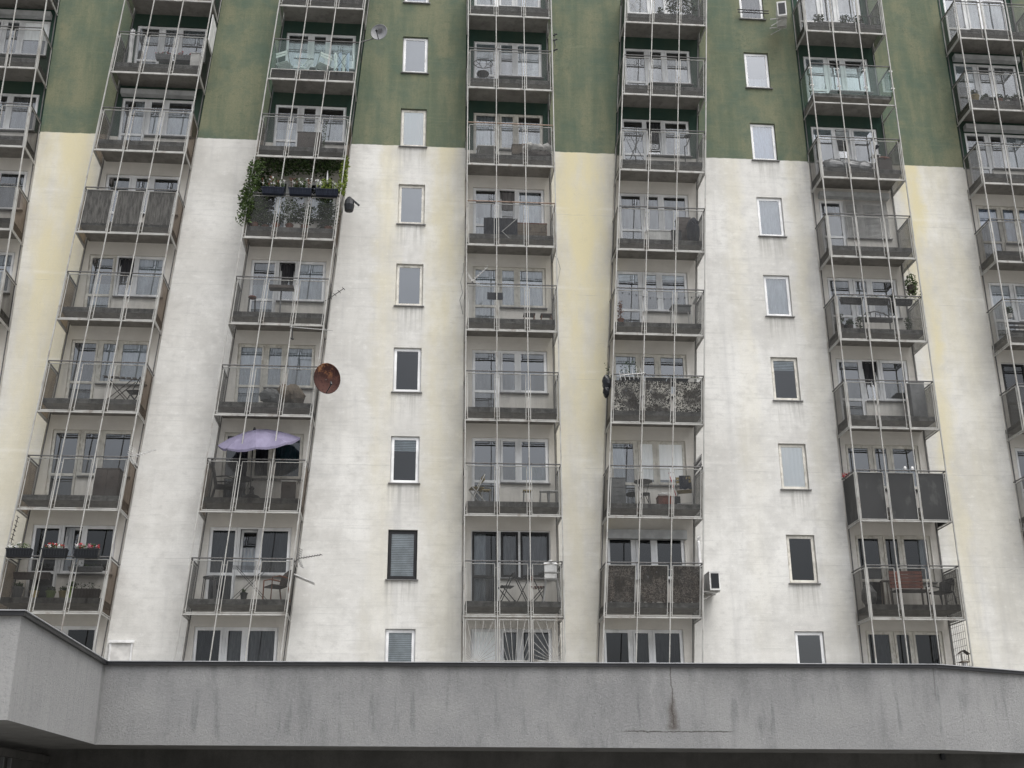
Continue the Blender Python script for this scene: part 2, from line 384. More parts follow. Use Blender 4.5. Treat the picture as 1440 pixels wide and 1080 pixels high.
mx = nt.nodes.new('ShaderNodeMix'); mx.data_type = 'RGBA'; mx.blend_type = 'MULTIPLY'; mx.inputs[0].default_value = 1
nt.links.new(hs.outputs[0], mx.inputs[6]); nt.links.new(ml.outputs[0], mx.inputs[7])
bg = nt.nodes.new('ShaderNodeBackground'); bg.inputs[1].default_value = .15
nt.links.new(mx.outputs[2], bg.inputs[0])
wo = nt.nodes.new('ShaderNodeOutputWorld'); nt.links.new(bg.outputs[0], wo.inputs[0])
sl = bpy.data.lights.new('sun', 'SUN'); sl.energy = 1.5; sl.angle = R(40); sl.color = (1, .965, .90)
so = bpy.data.objects.new('sun', sl); C.objects.link(so)
# sky rotation: 0 = +Y, clockwise seen from above
sd = Vector((math.sin(SUN_AZ) * math.cos(SUN_EL), math.cos(SUN_AZ) * math.cos(SUN_EL), math.sin(SUN_EL)))
so.rotation_euler = sd.to_track_quat('Z', 'Y').to_euler(); so.location = (0, -20, 60)

f_, pit, yaw, rol = 1664.9, .3528, .0859, -.0068
fwd = Vector((math.sin(yaw) * math.cos(pit), math.cos(yaw) * math.cos(pit), math.sin(pit)))
r0 = Vector((math.cos(yaw), -math.sin(yaw), 0)); u0 = r0.cross(fwd)
rr = r0 * math.cos(rol) + u0 * math.sin(rol); uu = -r0 * math.sin(rol) + u0 * math.cos(rol)
cam = bpy.data.cameras.new('camera'); co = bpy.data.objects.new('camera', cam); C.objects.link(co)
cam.sensor_width = 36; cam.lens = 36 * f_ / 1440; cam.clip_end = 3000; cam.clip_start = .1
co.matrix_world = Matrix(((rr.x, uu.x, -fwd.x, 0), (rr.y, uu.y, -fwd.y, 0), (rr.z, uu.z, -fwd.z, H0), (0, 0, 0, 1)))
sc.camera = co

# ------------------------------------------------------------------ ground
g = MB(); g.quad([(-900, -900, 0), (900, -900, 0), (900, 900, 0), (-900, 900, 0)])
tag(g.build('ground', M['paving']), kind='structure')

# ------------------------------------------------------------------ the apartment block
block = empty('apartment_block', (3, D, 0), 'tall apartment block, green above and stained white below, with columns of glazed steel balconies', 'apartment block')
OFF = Vector((3, D, 0))
def loc(x, y, z): return (x - OFF.x, y - OFF.y, z - OFF.z)
def zb(k): return ZB - FL * k
def edge(c, side):
    x0, s = COLS[c]; x0 += BW if side else 0; x0 += .02 if side else -.02
    return lambda z: x0 + s * (z - ZB)
TOP = 30 + H0; TH = .45
WIN = {3: (-.688, .132), 5: (10.693, 11.528)}
WTOP = 24.153 + H0; WH = 1.398
def strip(i, xl, xr, win=None):
    m = MB(); zs = [0.] + ([] if not win else sum([[WTOP - FL * r - WH, WTOP - FL * r] for r in range(7, -2, -1)], [])) + [TOP]
    for j in range(len(zs) - 1):
        a, b = zs[j], zs[j + 1]
        def q(x0, x1, z0=a, z1=b): m.quad([(x0(z0), D, z0), (x1(z0), D, z0), (x1(z1), D, z1), (x0(z1), D, z1)])
        if win:
            wa, wb = (lambda z: win[0]), (lambda z: win[1])
            q(xl, wa); q(wb, xr)
            if j % 2 == 0: q(wa, wb)
            else:
                e = D + .30
                m.quad([(win[0], D, a), (win[0], D, b), (win[0], e, b), (win[0], e, a)])
                m.quad([(win[1], D, a), (win[1], e, a), (win[1], e, b), (win[1], D, b)])
                m.quad([(win[0], D, a), (win[0], e, a), (win[1], e, a), (win[1], D, a)])
                m.quad([(win[0], D, b), (win[1], D, b), (win[1], e, b), (win[0], e, b)])
        else: q(xl, xr)
        for x in (xl, xr): m.quad([(x(a), D, a), (x(b), D, b), (x(b), D + TH, b), (x(a), D + TH, a)])
    m.quad([(xl(TOP), D, TOP), (xr(TOP), D, TOP), (xr(TOP), D + TH, TOP), (xl(TOP), D + TH, TOP)])
    me = [(x - OFF.x, y - OFF.y, z) for x, y, z in m.v]; m.v = me
    o = m.build('facade_wall', M['wall'], block)
    return o
eds = [(lambda z: -19., edge(0, 0)), (edge(0, 1), edge(1, 0)), (edge(1, 1), edge(2, 0)), (edge(2, 1), edge(3, 0)), (edge(3, 1), edge(4, 0)), (edge(4, 1), edge(5, 0)), (edge(5, 1), edge(6, 0)), (edge(6, 1), lambda z: 25.)]
for i, (a, b) in enumerate(eds): strip(i, a, b, WIN.get(i))
m = MB(); m.box(-22, 22, 1.35, 14, 0, TOP); m.build('interior_mass', M['room'], block)  # near-black block behind the panes; unlit rooms are in its colour

# door / window group, local to a balcony (x from left post, z from bottom bar)
WX0, WX1, WZ1 = .245, 2.49, 2.60
YB = P + .10                    # back wall face, local y
YF = P + .20                    # window frame face
def back_wall(c):
    x0, s = COLS[c]; m = MB(); el, er = edge(c, 0), edge(c, 1)
    yb = D + .10
    for k in list(ROWS[c]) + ([8] if False else []):
        z0 = zb(k) + .36; z1 = z0 + FL; L = x0 + s * (zb(k) - ZB) + (.09 if s else 0)
        a, b, dr = L + WX0, L + WX1, L + 1.04
        zt, zs = zb(k) + WZ1, zb(k) + 1.24
        def q(xa0, xa1, xb0, xb1, za, zb_): m.quad([(xa0, yb, za), (xb0, yb, za), (xb1, yb, zb_), (xa1, yb, zb_)])
        q(el(z0), el(z1), a, a, z0, z1) if False else None
        q(el(z0), el(zt), a, a, z0, zt); q(b, b, er(z0), er(zt), z0, zt)
        q(el(zt), el(z1), er(zt), er(z1), zt, z1); q(dr, dr, b, b, z0, zs)
        e = yb + .16
        m.quad([(a, yb, z0), (a, yb, zt), (a, e, zt), (a, e, z0)]); m.quad([(b, yb, zs), (b, e, zs), (b, e, zt), (b, yb, zt)])
        m.quad([(a, yb, zt), (b, yb, zt), (b, e, zt), (a, e, zt)]); m.quad([(dr, yb, zs), (dr, e, zs), (b, e, zs), (b, yb, zs)])
        m.quad([(dr, yb, z0), (dr, e, z0), (dr, e, zs), (dr, yb, zs)])
    ks = list(ROWS[c]); zlo = zb(ks[-1]) + .36; zhi = zb(ks[0]) + .36 + FL
    m.quad([(el(0), yb, 0), (er(0), yb, 0), (er(zlo), yb, zlo), (el(zlo), yb, zlo)])
    m.quad([(el(zhi), yb, zhi), (er(zhi), yb, zhi), (er(TOP), yb, TOP), (el(TOP), yb, TOP)])
    m.v = [(x - OFF.x, y - OFF.y, z) for x, y, z in m.v]
    m.build('balcony_wall', M['back'], block)
for c in COLS: back_wall(c)

# --- frames of door and window, shared meshes
def frame_rect(m, x0, x1, z0, z1, y, w, d=.06):
    m.box(x0, x0 + w, y, y + d, z0, z1); m.box(x1 - w, x1, y, y + d, z0, z1)
    m.box(x0 + w, x1 - w, y, y + d, z0, z0 + w); m.box(x0 + w, x1 - w, y, y + d, z1 - w, z1)
def door_frame():
    m = MB(); frame_rect(m, WX0, 1.04, .43, WZ1, 0, .035, .07); m.cur = 1; frame_rect(m, WX0 + .03, 1.0, .46, WZ1 - .035, -.022, .058, .06)
    m.box(WX0 + .08, .95, -.02, .03, 1.25, 1.325); m.box(.94, .955, -.05, -.022, 1.33, 1.45)
    return m
def win_frame(tilt=0):
    m = MB(); frame_rect(m, 1.042, WX1, 1.245, WZ1, 0, .04, .07)
    m.box(1.56, 1.66, -.002, .06, 1.28, WZ1 - .04); m.cur = 1
    n0 = len(m.v); frame_rect(m, 1.09, 1.575, 1.28, WZ1 - .035, -.022, .062, .055)
    if tilt: m.v[n0:] = [(x, y + .03 + (z - 1.28) * .12, z) for x, y, z in m.v[n0:]]
    frame_rect(m, 1.64, WX1 - .035, 1.28, WZ1 - .035, -.022, .062, .055)
    m.box(1.078, 1.092, -.03, 0, 1.75, 1.88)
    return m
def rect(x0, x1, z0, z1, y=0):
    m = MB(); m.quad([(x0, y, z0), (x1, y, z0), (x1, y, z1), (x0, y, z1)]); return m
G_door, G_nar, G_wid = (WX0 + .08, .95, .5, WZ1 - .08), (1.145, 1.525, 1.33, WZ1 - .085), (1.695, WX1 - .09, 1.33, WZ1 - .085)
FM = {}
for key in ('upvc', 'oldwood', 'blackf'):
    o_ = M['upvc' if key == 'blackf' else key]; FM['door', key] = door_frame().mesh('balcony_door', [o_, M[key]]); FM['win', key] = win_frame().mesh('balcony_window', [o_, M[key]])
TILTED = {(1, 3), (1, 6), (2, 3), (2, 6), (3, 2), (4, 1), (5, 4), (5, 1)}
FM['win', 'tilt'] = win_frame(1).mesh('balcony_window', [M['upvc'], M['upvc']])
PMD = {n: rect(*r, .012).mesh('pane', M['glassl']) for n, r in (('d', G_door), ('n', G_nar), ('w', G_wid))}
PM = {n: rect(*r, .012).mesh('pane', M['glass']) for n, r in (('d', G_door), ('n', G_nar), ('w', G_wid))}
sm = MB(); sm.box(1.06, WX1 + .03, -.18, -.02, 1.205, 1.235); SILL = sm.mesh('window_sill', M['sill'])
rnd = random.Random(5)
def curtain(x0, x1, z0, z1, y, amp=.02, step=.035, drop=0, r=rnd):
    m = MB(); n = max(2, int((x1 - x0) / step)); pts = []
    for i in range(n + 1):
        x = x0 + (x1 - x0) * i / n; pts.append((x, y + amp * math.sin(i * 1.9 + r.random() * 1.2)))
    for i in range(n):
        m.quad([(pts[i][0], pts[i][1], z0), (pts[i + 1][0], pts[i + 1][1], z0), (pts[i + 1][0], pts[i + 1][1], z1), (pts[i][0], pts[i][1], z1)])
    return m
def slats(x0, x1, z0, z1, y, pitch=.05):
    m = MB(); z = z0
    while z < z1 - .01:
        m.quad([(x0, y - .012, z), (x1, y - .012, z), (x1, y + .012, z + pitch * .93), (x0, y + .012, z + pitch * .93)]); z += pitch
    return m
CURT = {'sheer': 'sheer', 'white': 'white', 'dark': 'darkcurt', 'grey': 'greycurt', 'teal': 'teal', 'pat': 'pattern'}
def dress(spec, g, par, z1=None):
    """spec: letter code of what hangs behind one pane"""
    x0, x1, za, z_ = g
    if spec is None or spec == '-': return
    kind, _, frac = spec.partition(':'); frac = float(frac) if frac else 1.
    if kind == 'blind': slats(x0 - .03, x1 + .03, z_ - (z_ - za) * frac - .02, z_ + .03, .028).build('blind', M['blind'], par)
    elif kind == 'plain': rect(x0 - .03, x1 + .03, za - .03, z_ + .03, .06).build('blind', M['frost'], par)  # flat grey panel, not slats: frosted panes and a painted plain reflection
    elif kind == 'half': curtain(x0 - .03, x0 + (x1 - x0) * frac, za - .03, z_ + .03, .12).build('curtain', M['sheer'], par)
    elif kind == 'halfr': curtain(x1 - (x1 - x0) * frac, x1 + .03, za - .03, z_ + .03, .12).build('curtain', M['sheer'], par)
    elif kind == 'low': curtain(x0 - .03, x1 + .03, za - .03, za + (z_ - za) * frac, .12).build('curtain', M['sheer'], par)
    else: curtain(x0 - .03, x1 + .03, z_ + .03 - (z_ - za + .06) * frac, z_ + .03, -.002 if kind == 'white' else .12, .003 if kind == 'white' else .02).build('curtain', M[CURT[kind]], par)

# --- balcony sub-parts, shared per shear
BAY = BW / 3
def balc_meshes(s):
    d = {}
    m = MB(); m.box(.05, BW - .05, .075, P + .099, .275, .355); m.box(.05, BW - .05, .068, .22, .355, .415); m.box(.05, BW - .05, .22, P + .099, .355, .40)
    m.mi = [1 if i == 0 else 0 for i in range(len(m.f))]; d['slab'] = m.shear(s).mesh('balcony', [M['slab'], M['ceil']])
    m = MB()
    m.box(-.02, BW + .02, -.02, .02, -.022, .018)
    for x in (0, BW): m.box(x - .015, x + .015, .022, P - .002, -.02, .012)
    d['lower_bar'] = m.shear(s).mesh('lower_bar', M['steel'])
    for key, mt in (('handrail', 'steeld'), ('handrailr', 'steelr')):
        m = MB(); m.tube([(-.02, .0, 1.485), (BW + .02, .0, 1.485)], .02, 8)
        for x in (0, BW): m.bar((x, .02, 1.48), (x, P - .002, 1.48), .03)
        d[key] = m.shear(s).mesh('handrail', M[mt])
    m = MB()
    for i in range(3): 
        a, b = BAY * i + .055, BAY * (i + 1) - .055
        frame_rect(m, a, b, .04, 1.43, .018, .022, .022)
        for xx in (a - .03, b + .008):
            for z in (.12, 1.3): m.box(xx, xx + .022, .012, .03, z, z + .02)
    for x in (-.012, BW - .012):
        for (y0, y1) in ((.05, P * .5 - .01), (P * .5 + .01, P - .03)) if False else ((.05, P - .05),):
            m.box(x, x + .024, y0, y0 + .024, .04, 1.43); m.box(x, x + .024, y1 - .024, y1, .04, 1.43)
            m.box(x, x + .024, y0 + .024, y1 - .024, .04, .064); m.box(x, x + .024, y0 + .024, y1 - .024, 1.406, 1.43)
    d['panel_frame'] = m.shear(s).mesh('panel_frame', M['steel'])
    for i in range(3):
        for g_ in ('panel', 'paneldark', 'panelblack', 'panelbrown', 'panelclear'):
            m = rect(BAY * i + .07, BAY * (i + 1) - .07, .055, 1.415, .03); d['f%d%s' % (i, g_)] = m.shear(s).mesh('glass_panel', M[g_])
    for i, x in ((0, 0.), (1, BW)):
        for g_ in ('sidepanel', 'sidedark', 'panelblack', 'panelbrown', 'panelclear'):
            m = MB(); m.quad([(x, .06, .055), (x, P - .06, .055), (x, P - .06, 1.415), (x, .06, 1.415)])
            d['s%d%s' % (i, g_)] = m.shear(s).mesh('glass_panel', M[g_])
    # clear glass balcony: clamps instead of frames, panels start above the slab edge
    m = MB()
    for i in range(4):
        for z in (.62, 1.28):
            m.box(BAY * i - .06, BAY * i + .06, -.035, .02, z, z + .035)
    d['clamps'] = m.shear(s).mesh('glass_clamp', M['whitep'])
    for i in range(3):
        m = rect(BAY * i + .03, BAY * (i + 1) - .03, .38, 1.45, .03); d['c%d' % i] = m.shear(s).mesh('glass_panel', M['panelclear'])
    for i, x in ((0, 0.), (1, BW)):
        m = MB(); m.quad([(x, .03, .38), (x, P - .03, .38), (x, P - .03, 1.45), (x, .03, 1.45)]); d['cs%d' % i] = m.shear(s).mesh('glass_panel', M['panelclear'])
    return d
BM = {0: balc_meshes(0), SH: balc_meshes(SH)}
def bx(c, k, x=0, z=0):
    x0, s = COLS[c]; return x0 + s * (zb(k) - ZB) + x + s * z
#  per balcony: glass kind for front (3) and sides (2), door/window frames, what hangs behind the panes
SPEC = {}
def S(c, k, g='panel', sg=None, fr='upvc', d='-', n='-', w='-', rail='handrail', box=None, lab=None, glass=None):
    SPEC[c, k] = dict(g=g, sg=sg or g, fr=fr, d=d, n=n, w=w, rail=rail, box=box, lab=lab, glass=glass)
S(0, -1); S(0, 0, w='white:.55', box=1); S(0, 1, 'panel', 'paneldark', w='grey'); S(0, 2, 'paneldark', 'panelbrown', w='dark'); S(0, 3, 'panel', 'paneldark', w='sheer')
S(1, -1); S(1, 0, sg='paneldark', d='grey', n='sheer:.4', w='sheer:.35'); S(1, 1, sg='panelbrown', d='halfr:.5', n='low:.65', w='low:.7', box=1)
S(1, 2, sg='panelbrown'); S(1, 3, sg='panelbrown', d='low:.6', n='dark', w='sheer', fr='oldwood'); S(1, 4, sg='panelbrown', d='dark', n='sheer', w='sheer', fr='oldwood')
S(1, 5, sg='panelbrown', d='-', n='-', w='-', fr='oldwood'); S(1, 6, g='paneldark', sg='panelbrown', d='-', n='half:.5', w='-'); S(1, 7)
S(2, -1); S(2, 0, g='panelclear', d='low:.75', n='low:.75', w='low:.75'); S(2, 1, sg='panelbrown', d='low:.62', n='low:.5', w='low:.65')
S(2, 2, g='panel', sg='panelbrown', d='halfr:.5', n='-', w='low:.6'); S(2, 3, sg='paneldark', d='low:.66', n='dark', w='sheer', fr='upvc')
S(2, 4, sg='paneldark', d='sheer', n='sheer', w='sheer', fr='oldwood'); S(2, 5, g='paneldark', sg='panelbrown', d='dark', n='dark', w='teal', fr='oldwood')
S(2, 6, sg='paneldark', d='dark', n='low:.6', w='dark'); S(2, 7, d='dark', n='grey', w='grey')
S(3, -1, rail='handrailr', d='low', n='grey', w='sheer'); S(3, 0, d='blind:.35', n='blind:.3', w='blind:.95'); S(3, 1, rail='handrailr', d='sheer:.8', n='sheer:.8', w='low:.5', fr='oldwood')
S(3, 2, rail='handrailr', d='low:.55', n='grey:.5', w='half:.9'); S(3, 3, d='sheer', n='sheer', w='sheer', fr='oldwood'); S(3, 4, d='-', n='-', w='-')
S(3, 5, d='-', n='-', w='low:.4'); S(3, 6, d='half:.55', n='grey', w='grey', fr='blackf'); S(3, 7, d='white', n='grey', w='grey')
S(4, -1, sg='paneldark', d='low:.3', n='-', w='-'); S(4, 0, d='-', n='-', w='-'); S(4, 1, d='-', n='dark:.5', w='-'); S(4, 2, sg='paneldark', d='-', n='-', w='-')
S(4, 3, d='blind:.12', n='blind:.12', w='blind:.12'); S(4, 4, g='panel', sg='paneldark', d='sheer', n='low:.5', w='low:.5', fr='oldwood')
S(4, 5, sg='paneldark', d='half:.6', n='white:.9', w='white:.9', fr='oldwood'); S(4, 6, g='panel', sg='paneldark', d='-', n='-', w='-', box=2); S(4, 7, d='-', n='dark', w='dark')
S(5, -1, sg='paneldark', d='low:.4', n='-', w='low:.4'); S(5, 0, g='clear', d='blind:.25', n='low:.7', w='low:.7'); S(5, 1, sg='paneldark', d='blind:.2', n='blind:.3', w='blind:.15')
S(5, 2, sg='paneldark', d='-', n='blind', w='blind', box=1); S(5, 3, g='panel', sg='paneldark', d='-', n='grey', w='-'); S(5, 4, sg='paneldark', d='-', n='dark', w='-')
S(5, 5, g='panelblack', sg='panelblack', d='-', n='-', w='low:.5', fr='oldwood'); S(5, 6, g='paneldark', sg='paneldark', d='-', n='-', w='halfr:.3', fr='oldwood'); S(5, 7, d='dark:.8', n='-', w='-', fr='oldwood')
S(6, -1, d='-', n='sheer', w='sheer'); S(6, 0, sg='paneldark', d='blind:.4', n='-', w='grey:.5', box=1); S(6, 1, sg='paneldark', d='-', n='-', w='sheer', box=1)
S(6, 2, g='paneldark', sg='paneldark', d='pat', n='pat', w='pat', fr='oldwood'); S(6, 3, d='sheer', n='sheer:.5', w='sheer'); S(6, 4, sg='paneldark', d='-', fr='blackf'); S(6, 5, d='-')

LABS = {(2, 0): 'balcony with frameless clear upper glass', (5, 0): 'balcony with clamped clear green glass', (5, 5): 'balcony closed in with black boards', (3, 1): 'balcony with rusty handrail'}
def balcony(c, k):
    sp = SPEC[c, k]; s = COLS[c][1]; bm = BM[s]
    b = put('balcony', bm['slab'], block, loc(bx(c, k), D - P, zb(k)))
    if (c, k) in LABS: b['label'] = LABS[c, k]
    put('lower_bar', bm['lower_bar'], b); put('handrail', bm[sp['rail']], b)
    if sp['g'] == 'clear':
        put('glass_clamp', bm['clamps'], b)
        for i in range(3): put('glass_panel', bm['c%d' % i], b)
        for i in range(2): put('glass_panel', bm['cs%d' % i], b)
    elif (c, k) == (2, 0):
        m = MB()
        for i in range(3): frame_rect(m, BAY * i + .055, BAY * (i + 1) - .055, .04, .40, .018, .022, .022)
        m.shear(s).build('panel_frame', M['steel'], b)
        for i in range(3):
            put('glass_panel', bm['c%d' % i], b)
            rect(BAY * i + .07, BAY * (i + 1) - .07, .055, .385, .03).shear(s).build('kick_panel', M['paneldark'], b)
        for i in range(2): put('glass_panel', bm['s%dpanelclear' % i], b)
    else:
        put('panel_frame', bm['panel_frame'], b)
        for i in range(3): put('glass_panel', bm['f%d%s' % (i, sp['g'])], b)
        for i in range(2): put('glass_panel', bm['s%d%s' % (i, {'panel': 'sidepanel', 'paneldark': 'sidedark'}.get(sp['sg'], sp['sg']))], b)
    L = bx(c, k) + (.09 if s else 0)
    d = put('balcony_door', FM['door', sp['fr']], block, loc(L, D + .155, zb(k)))
    w = put('balcony_window', FM['win', 'tilt' if (c, k) in TILTED else sp['fr']], block, loc(L, D + .155, zb(k)))
    P_ = PMD if k >= 6 or (c, k) in ((2, 5), (6, 4)) else PM
    put('pane', P_['d'], d); pn = put('pane', P_['n'], w)
    if (c, k) in TILTED: pn.rotation_euler.x = -math.atan(.12); pn.location = (0, .04 - 1.28 * .12, .0)
    put('pane', P_['w'], w)
    put('window_sill', SILL, w, (0, .045, 0))
    dress(sp['d'], G_door, d); dress(sp['n'], G_nar, w); dress(sp['w'], G_wid, w)
    if sp['box']:
        m = MB(); z0, z1 = (2.42, 2.60) if sp['box'] == 1 else (2.36, 2.62)
        if (c, k) in ((5, 2), (6, 0), (6, 1), (1, 1), (0, 0)): z0, z1 = 2.60, 2.78
        m.box(WX0 - .02, WX1 + .03, -.30, -.092, z0, z1); m.box(WX0 - .02, WX1 + .03, -.305, -.302, z0 + .02, z0 + .03)
        m.build('shutter_box', M['shutter'], block, loc(L, D + .155, zb(k)))
        if (c, k) == (5, 2):
            slats(1.06, WX1, 1.26, 2.60, -.06, .045).build('roller_shutter', M['lampw'], block, loc(L, D + .155, zb(k)))
for c in COLS:
    for k in ROWS[c]: balcony(c, k)
# uprights, straight through all storeys
for c, (x0, s) in COLS.items():
    for i in range(4):
        m = MB(); zt = TOP - .3
        a = x0 + BAY * i + s * (0 - ZB); b = x0 + BAY * i + s * (zt - ZB)
        r = .020 if i in (0, 3) else .017
        w = r * 2 * .78
        n = len(m.v)
        y0, y1 = -.062, -.024
        m.v += [(a - w / 2, y0, 0), (a + w / 2, y0, 0), (a + w / 2, y1, 0), (a - w / 2, y1, 0), (b - w / 2, y0, zt), (b + w / 2, y0, zt), (b + w / 2, y1, zt), (b - w / 2, y1, zt)]
        for q in ((0, 3, 2, 1), (4, 5, 6, 7), (0, 1, 5, 4), (1, 2, 6, 5), (2, 3, 7, 6), (3, 0, 4, 7)): m.f.append(q); m.mi.append(0)
        m.v = [(x - OFF.x, y + D - P - OFF.y, z) for x, y, z in m.v]
        m.build('upright_post', M['steel'], block)
    for i in (0, 1):
        m = MB(); xx = x0 + BW * i + (.035 if i == 0 else -.035)
        a = xx + s * (0 - ZB); b = xx + s * (TOP - ZB); q = .014; y0, y1 = D - .045, D - .015
        m.v += [(a - q, y0, 0), (a + q, y0, 0), (a + q, y1, 0), (a - q, y1, 0), (b - q, y0, TOP), (b + q, y0, TOP), (b + q, y1, TOP), (b - q, y1, TOP)]
        for f in ((0, 3, 2, 1), (4, 5, 6, 7), (0, 1, 5, 4), (1, 2, 6, 5), (2, 3, 7, 6), (3, 0, 4, 7)): m.f.append(f); m.mi.append(0)
        m.v = [(x - OFF.x, y - OFF.y, z) for x, y, z in m.v]
        m.build('wall_post', M['steeld'] if True else M['steel'], block)
# sunburst grilles under the lowest visible balcony of the straight column
for i in range(3):
    m = MB(); z0, z1 = -1.18, -.07; a, b = BAY * i + .04, BAY * (i + 1) - .04
    frame_rect(m, a, b, z0, z1, 0, .028, .03)
    cx = (a + .28) if i == 0 else ((a + b) / 2 if i == 1 else b - .22); cz = z0 - .02 + (.0 if i != 1 else -.5)
    for j in range(15):
        t = R(8 + 164 * j / 14) if i != 1 else R(58 + 64 * j / 9)
        if i == 1 and j > 9: break
        dx, dz = math.cos(t), math.sin(t)
        ts = [((b - .03 - cx) / dx) if dx > 1e-6 else ((a + .03 - cx) / dx if dx < -1e-6 else 9), (z1 - .02 - cz) / max(dz, 1e-6)]
        L_ = min(ts)
        st = .05 if i != 1 else max(.05, (z0 + .03 - cz) / dz)
        if L_ > st: m.bar((cx + dx * st, .015, cz + dz * st), (cx + dx * L_, .015, cz + dz * L_), .011)
    m.build('sunburst_grille', M['steel'], block, loc(bx(3, 6), D - P, zb(6)))

# small windows of the two blind strips
WSPEC = {
 (3, -1): ('upvc', 'sheer:.9'), (3, 0): ('upvc', 'plain'), (3, 1): ('oldwood', 'white'), (3, 2): ('oldwood', 'plain'), (3, 3): ('oldwood', 'plain'), (3, 4): ('upvc', '-'), (3, 5): ('upvc', 'blind:.26'), (3, 6): ('blackf', 'blind'), (3, 7): ('upvc', 'blind'),
 (5, -1): ('upvc', 'grey'), (5, 0): ('upvc', 'low:.33'), (5, 1): ('upvc', 'pat'), (5, 2): ('upvc', 'sheer'), (5, 3): ('upvc', 'sheer'), (5, 4): ('oldwood', 'blind:.24'), (5, 5): ('oldwood', 'white'), (5, 6): ('oldwood', '-'), (5, 7): ('upvc', '-')}
for (st, r), (fr, cu) in WSPEC.items():
    x0, x1 = WIN[st]; w = x1 - x0; m = MB(); fw = .045 if fr != 'blackf' else .04
    frame_rect(m, .004, w - .004, .004, WH - .004, 0, fw, .07)
    frame_rect(m, .03, w - .03, .03, WH - .03, -.024, .068, .06)
    m.box(w - .075, w - .055, -.045, -.0245, .52, .64)
    f = m.build('window', M[fr], block, loc(x0, D + .085, WTOP - FL * r - WH))
    g = (.09, w - .09, .09, WH - .09); rect(*g, -.008).build('pane', M['glassd' if (st, r) in ((3, 1), (5, 5)) else 'glassl' if (st, r) in ((3, 4), (3, 5), (5, 4), (5, 6), (5, -1)) else 'glassb' if (st, r) in ((3, 6), (3, 7)) else 'glass'], f)
    dress(cu, g, f)
    s_ = MB(); s_.box(-.045, w + .045, -.14, -.03, -.035, -.006); s_.build('window_sill', M['sill'], f)
    if (st, r) == (5, -1):
        m = MB()
        for z in (.16, .26): m.tube([(-.12, -.22, z), (w + .12, -.22, z)], .022, 6)
        m.build('guard_bar', M['blackf'], f)

# ------------------------------------------------------------------ things on the balconies
def at(c, k, x, y, z=.402): return (bx(c, k, x, z), D - P + y, zb(k) + z)
def part(mb, name, mat, par, **kw): return mb.build(name, M[mat], par, **kw)
def potted(locn, label, pr=.11, ph=.18, fh=.3, leaf='leafd', pot='terracotta', fl=None, seed=1, fw=None, n=70, group=None):
    r = random.Random(seed); t = empty('potted_plant', locn, label, 'plant', group)
    m = MB(); m.lathe([(0, 0), (pr * .72, 0), (pr * .95, ph * .85), (pr * 1.05, ph * .86), (pr * 1.05, ph), (pr * .9, ph), (pr * .85, ph * .9), (0, ph * .9)], 12); part(m, 'pot', pot, t, smooth=False)
    m = MB(); fw = fw or fh * .5
    for i in range(4):
        a = r.uniform(0, 6.3); m.tube([(0, 0, ph * .9), (math.cos(a) * fw * .2, math.sin(a) * fw * .2, ph + fh * .4), (math.cos(a) * fw * .5, math.sin(a) * fw * .5, ph + fh * .8)], .006, 4)
    m.leaves(r, (0, 0, ph + fh * .5), (fw, fw * .8, fh * .55), int(n * 1.5), .085); part(m, 'foliage', leaf, t)
    if fl: m = MB(); m.leaves(r, (0, 0, ph + fh * .8), (fw * .9, fw * .7, fh * .3), 26, .05); part(m, 'flowers', fl, t)
    return t
def flowerbox(locn, label, w=.62, mat='blackp', fl=None, leaf='leaf', seed=1, h=.2, rz=0, fh=.1, group=None, n=130):
    r = random.Random(seed); t = empty('flower_box', locn, label, 'flower box', group, rz)
    m = MB(); m.v += [(-w / 2 + .03, -.07, 0), (w / 2 - .03, -.07, 0), (w / 2 - .03, .07, 0), (-w / 2 + .03, .07, 0), (-w / 2, -.1, h), (w / 2, -.1, h), (w / 2, .1, h), (-w / 2, .1, h)]
    for q in ((0, 3, 2, 1), (0, 1, 5, 4), (1, 2, 6, 5), (2, 3, 7, 6), (3, 0, 4, 7)): m.f.append(q); m.mi.append(0)
    m.quad([(-w / 2, -.1, h - .02), (w / 2, -.1, h - .02), (w / 2, .1, h - .02), (-w / 2, .1, h - .02)])
    for i in range(9):
        x = -w / 2 + w * (i + .5) / 9; m.box(x - .012, x + .012, -.108, -.1, h * .25, h - .035)
    m.box(-w / 2 - .01, w / 2 + .01, -.112, -.1, h - .03, h + .002)
    part(m, 'trough', mat, t)
    m = MB(); m.leaves(r, (0, 0, h + fh * .35), (w * .5, .1, fh), n, .06); part(m, 'foliage', leaf, t)
    if fl:
        for f in (fl if isinstance(fl, tuple) else (fl,)):
            m = MB(); m.tube([(-w * .48, 0, h + fh * .2), (w * .48, 0, h + fh * .2)], .004, 4)
            for _ in range(8):
                x = r.uniform(-w * .48, w * .48); m.tube([(x, 0, h + fh * .2), (x, -.05, h + fh * .9)], .004, 4); m.leaves(r, (x, r.uniform(-.12, .02), h + fh * r.uniform(.3, 1.15)), (.04, .03, .03), 8, .05)
            part(m, 'flowers', f, t)
    return t
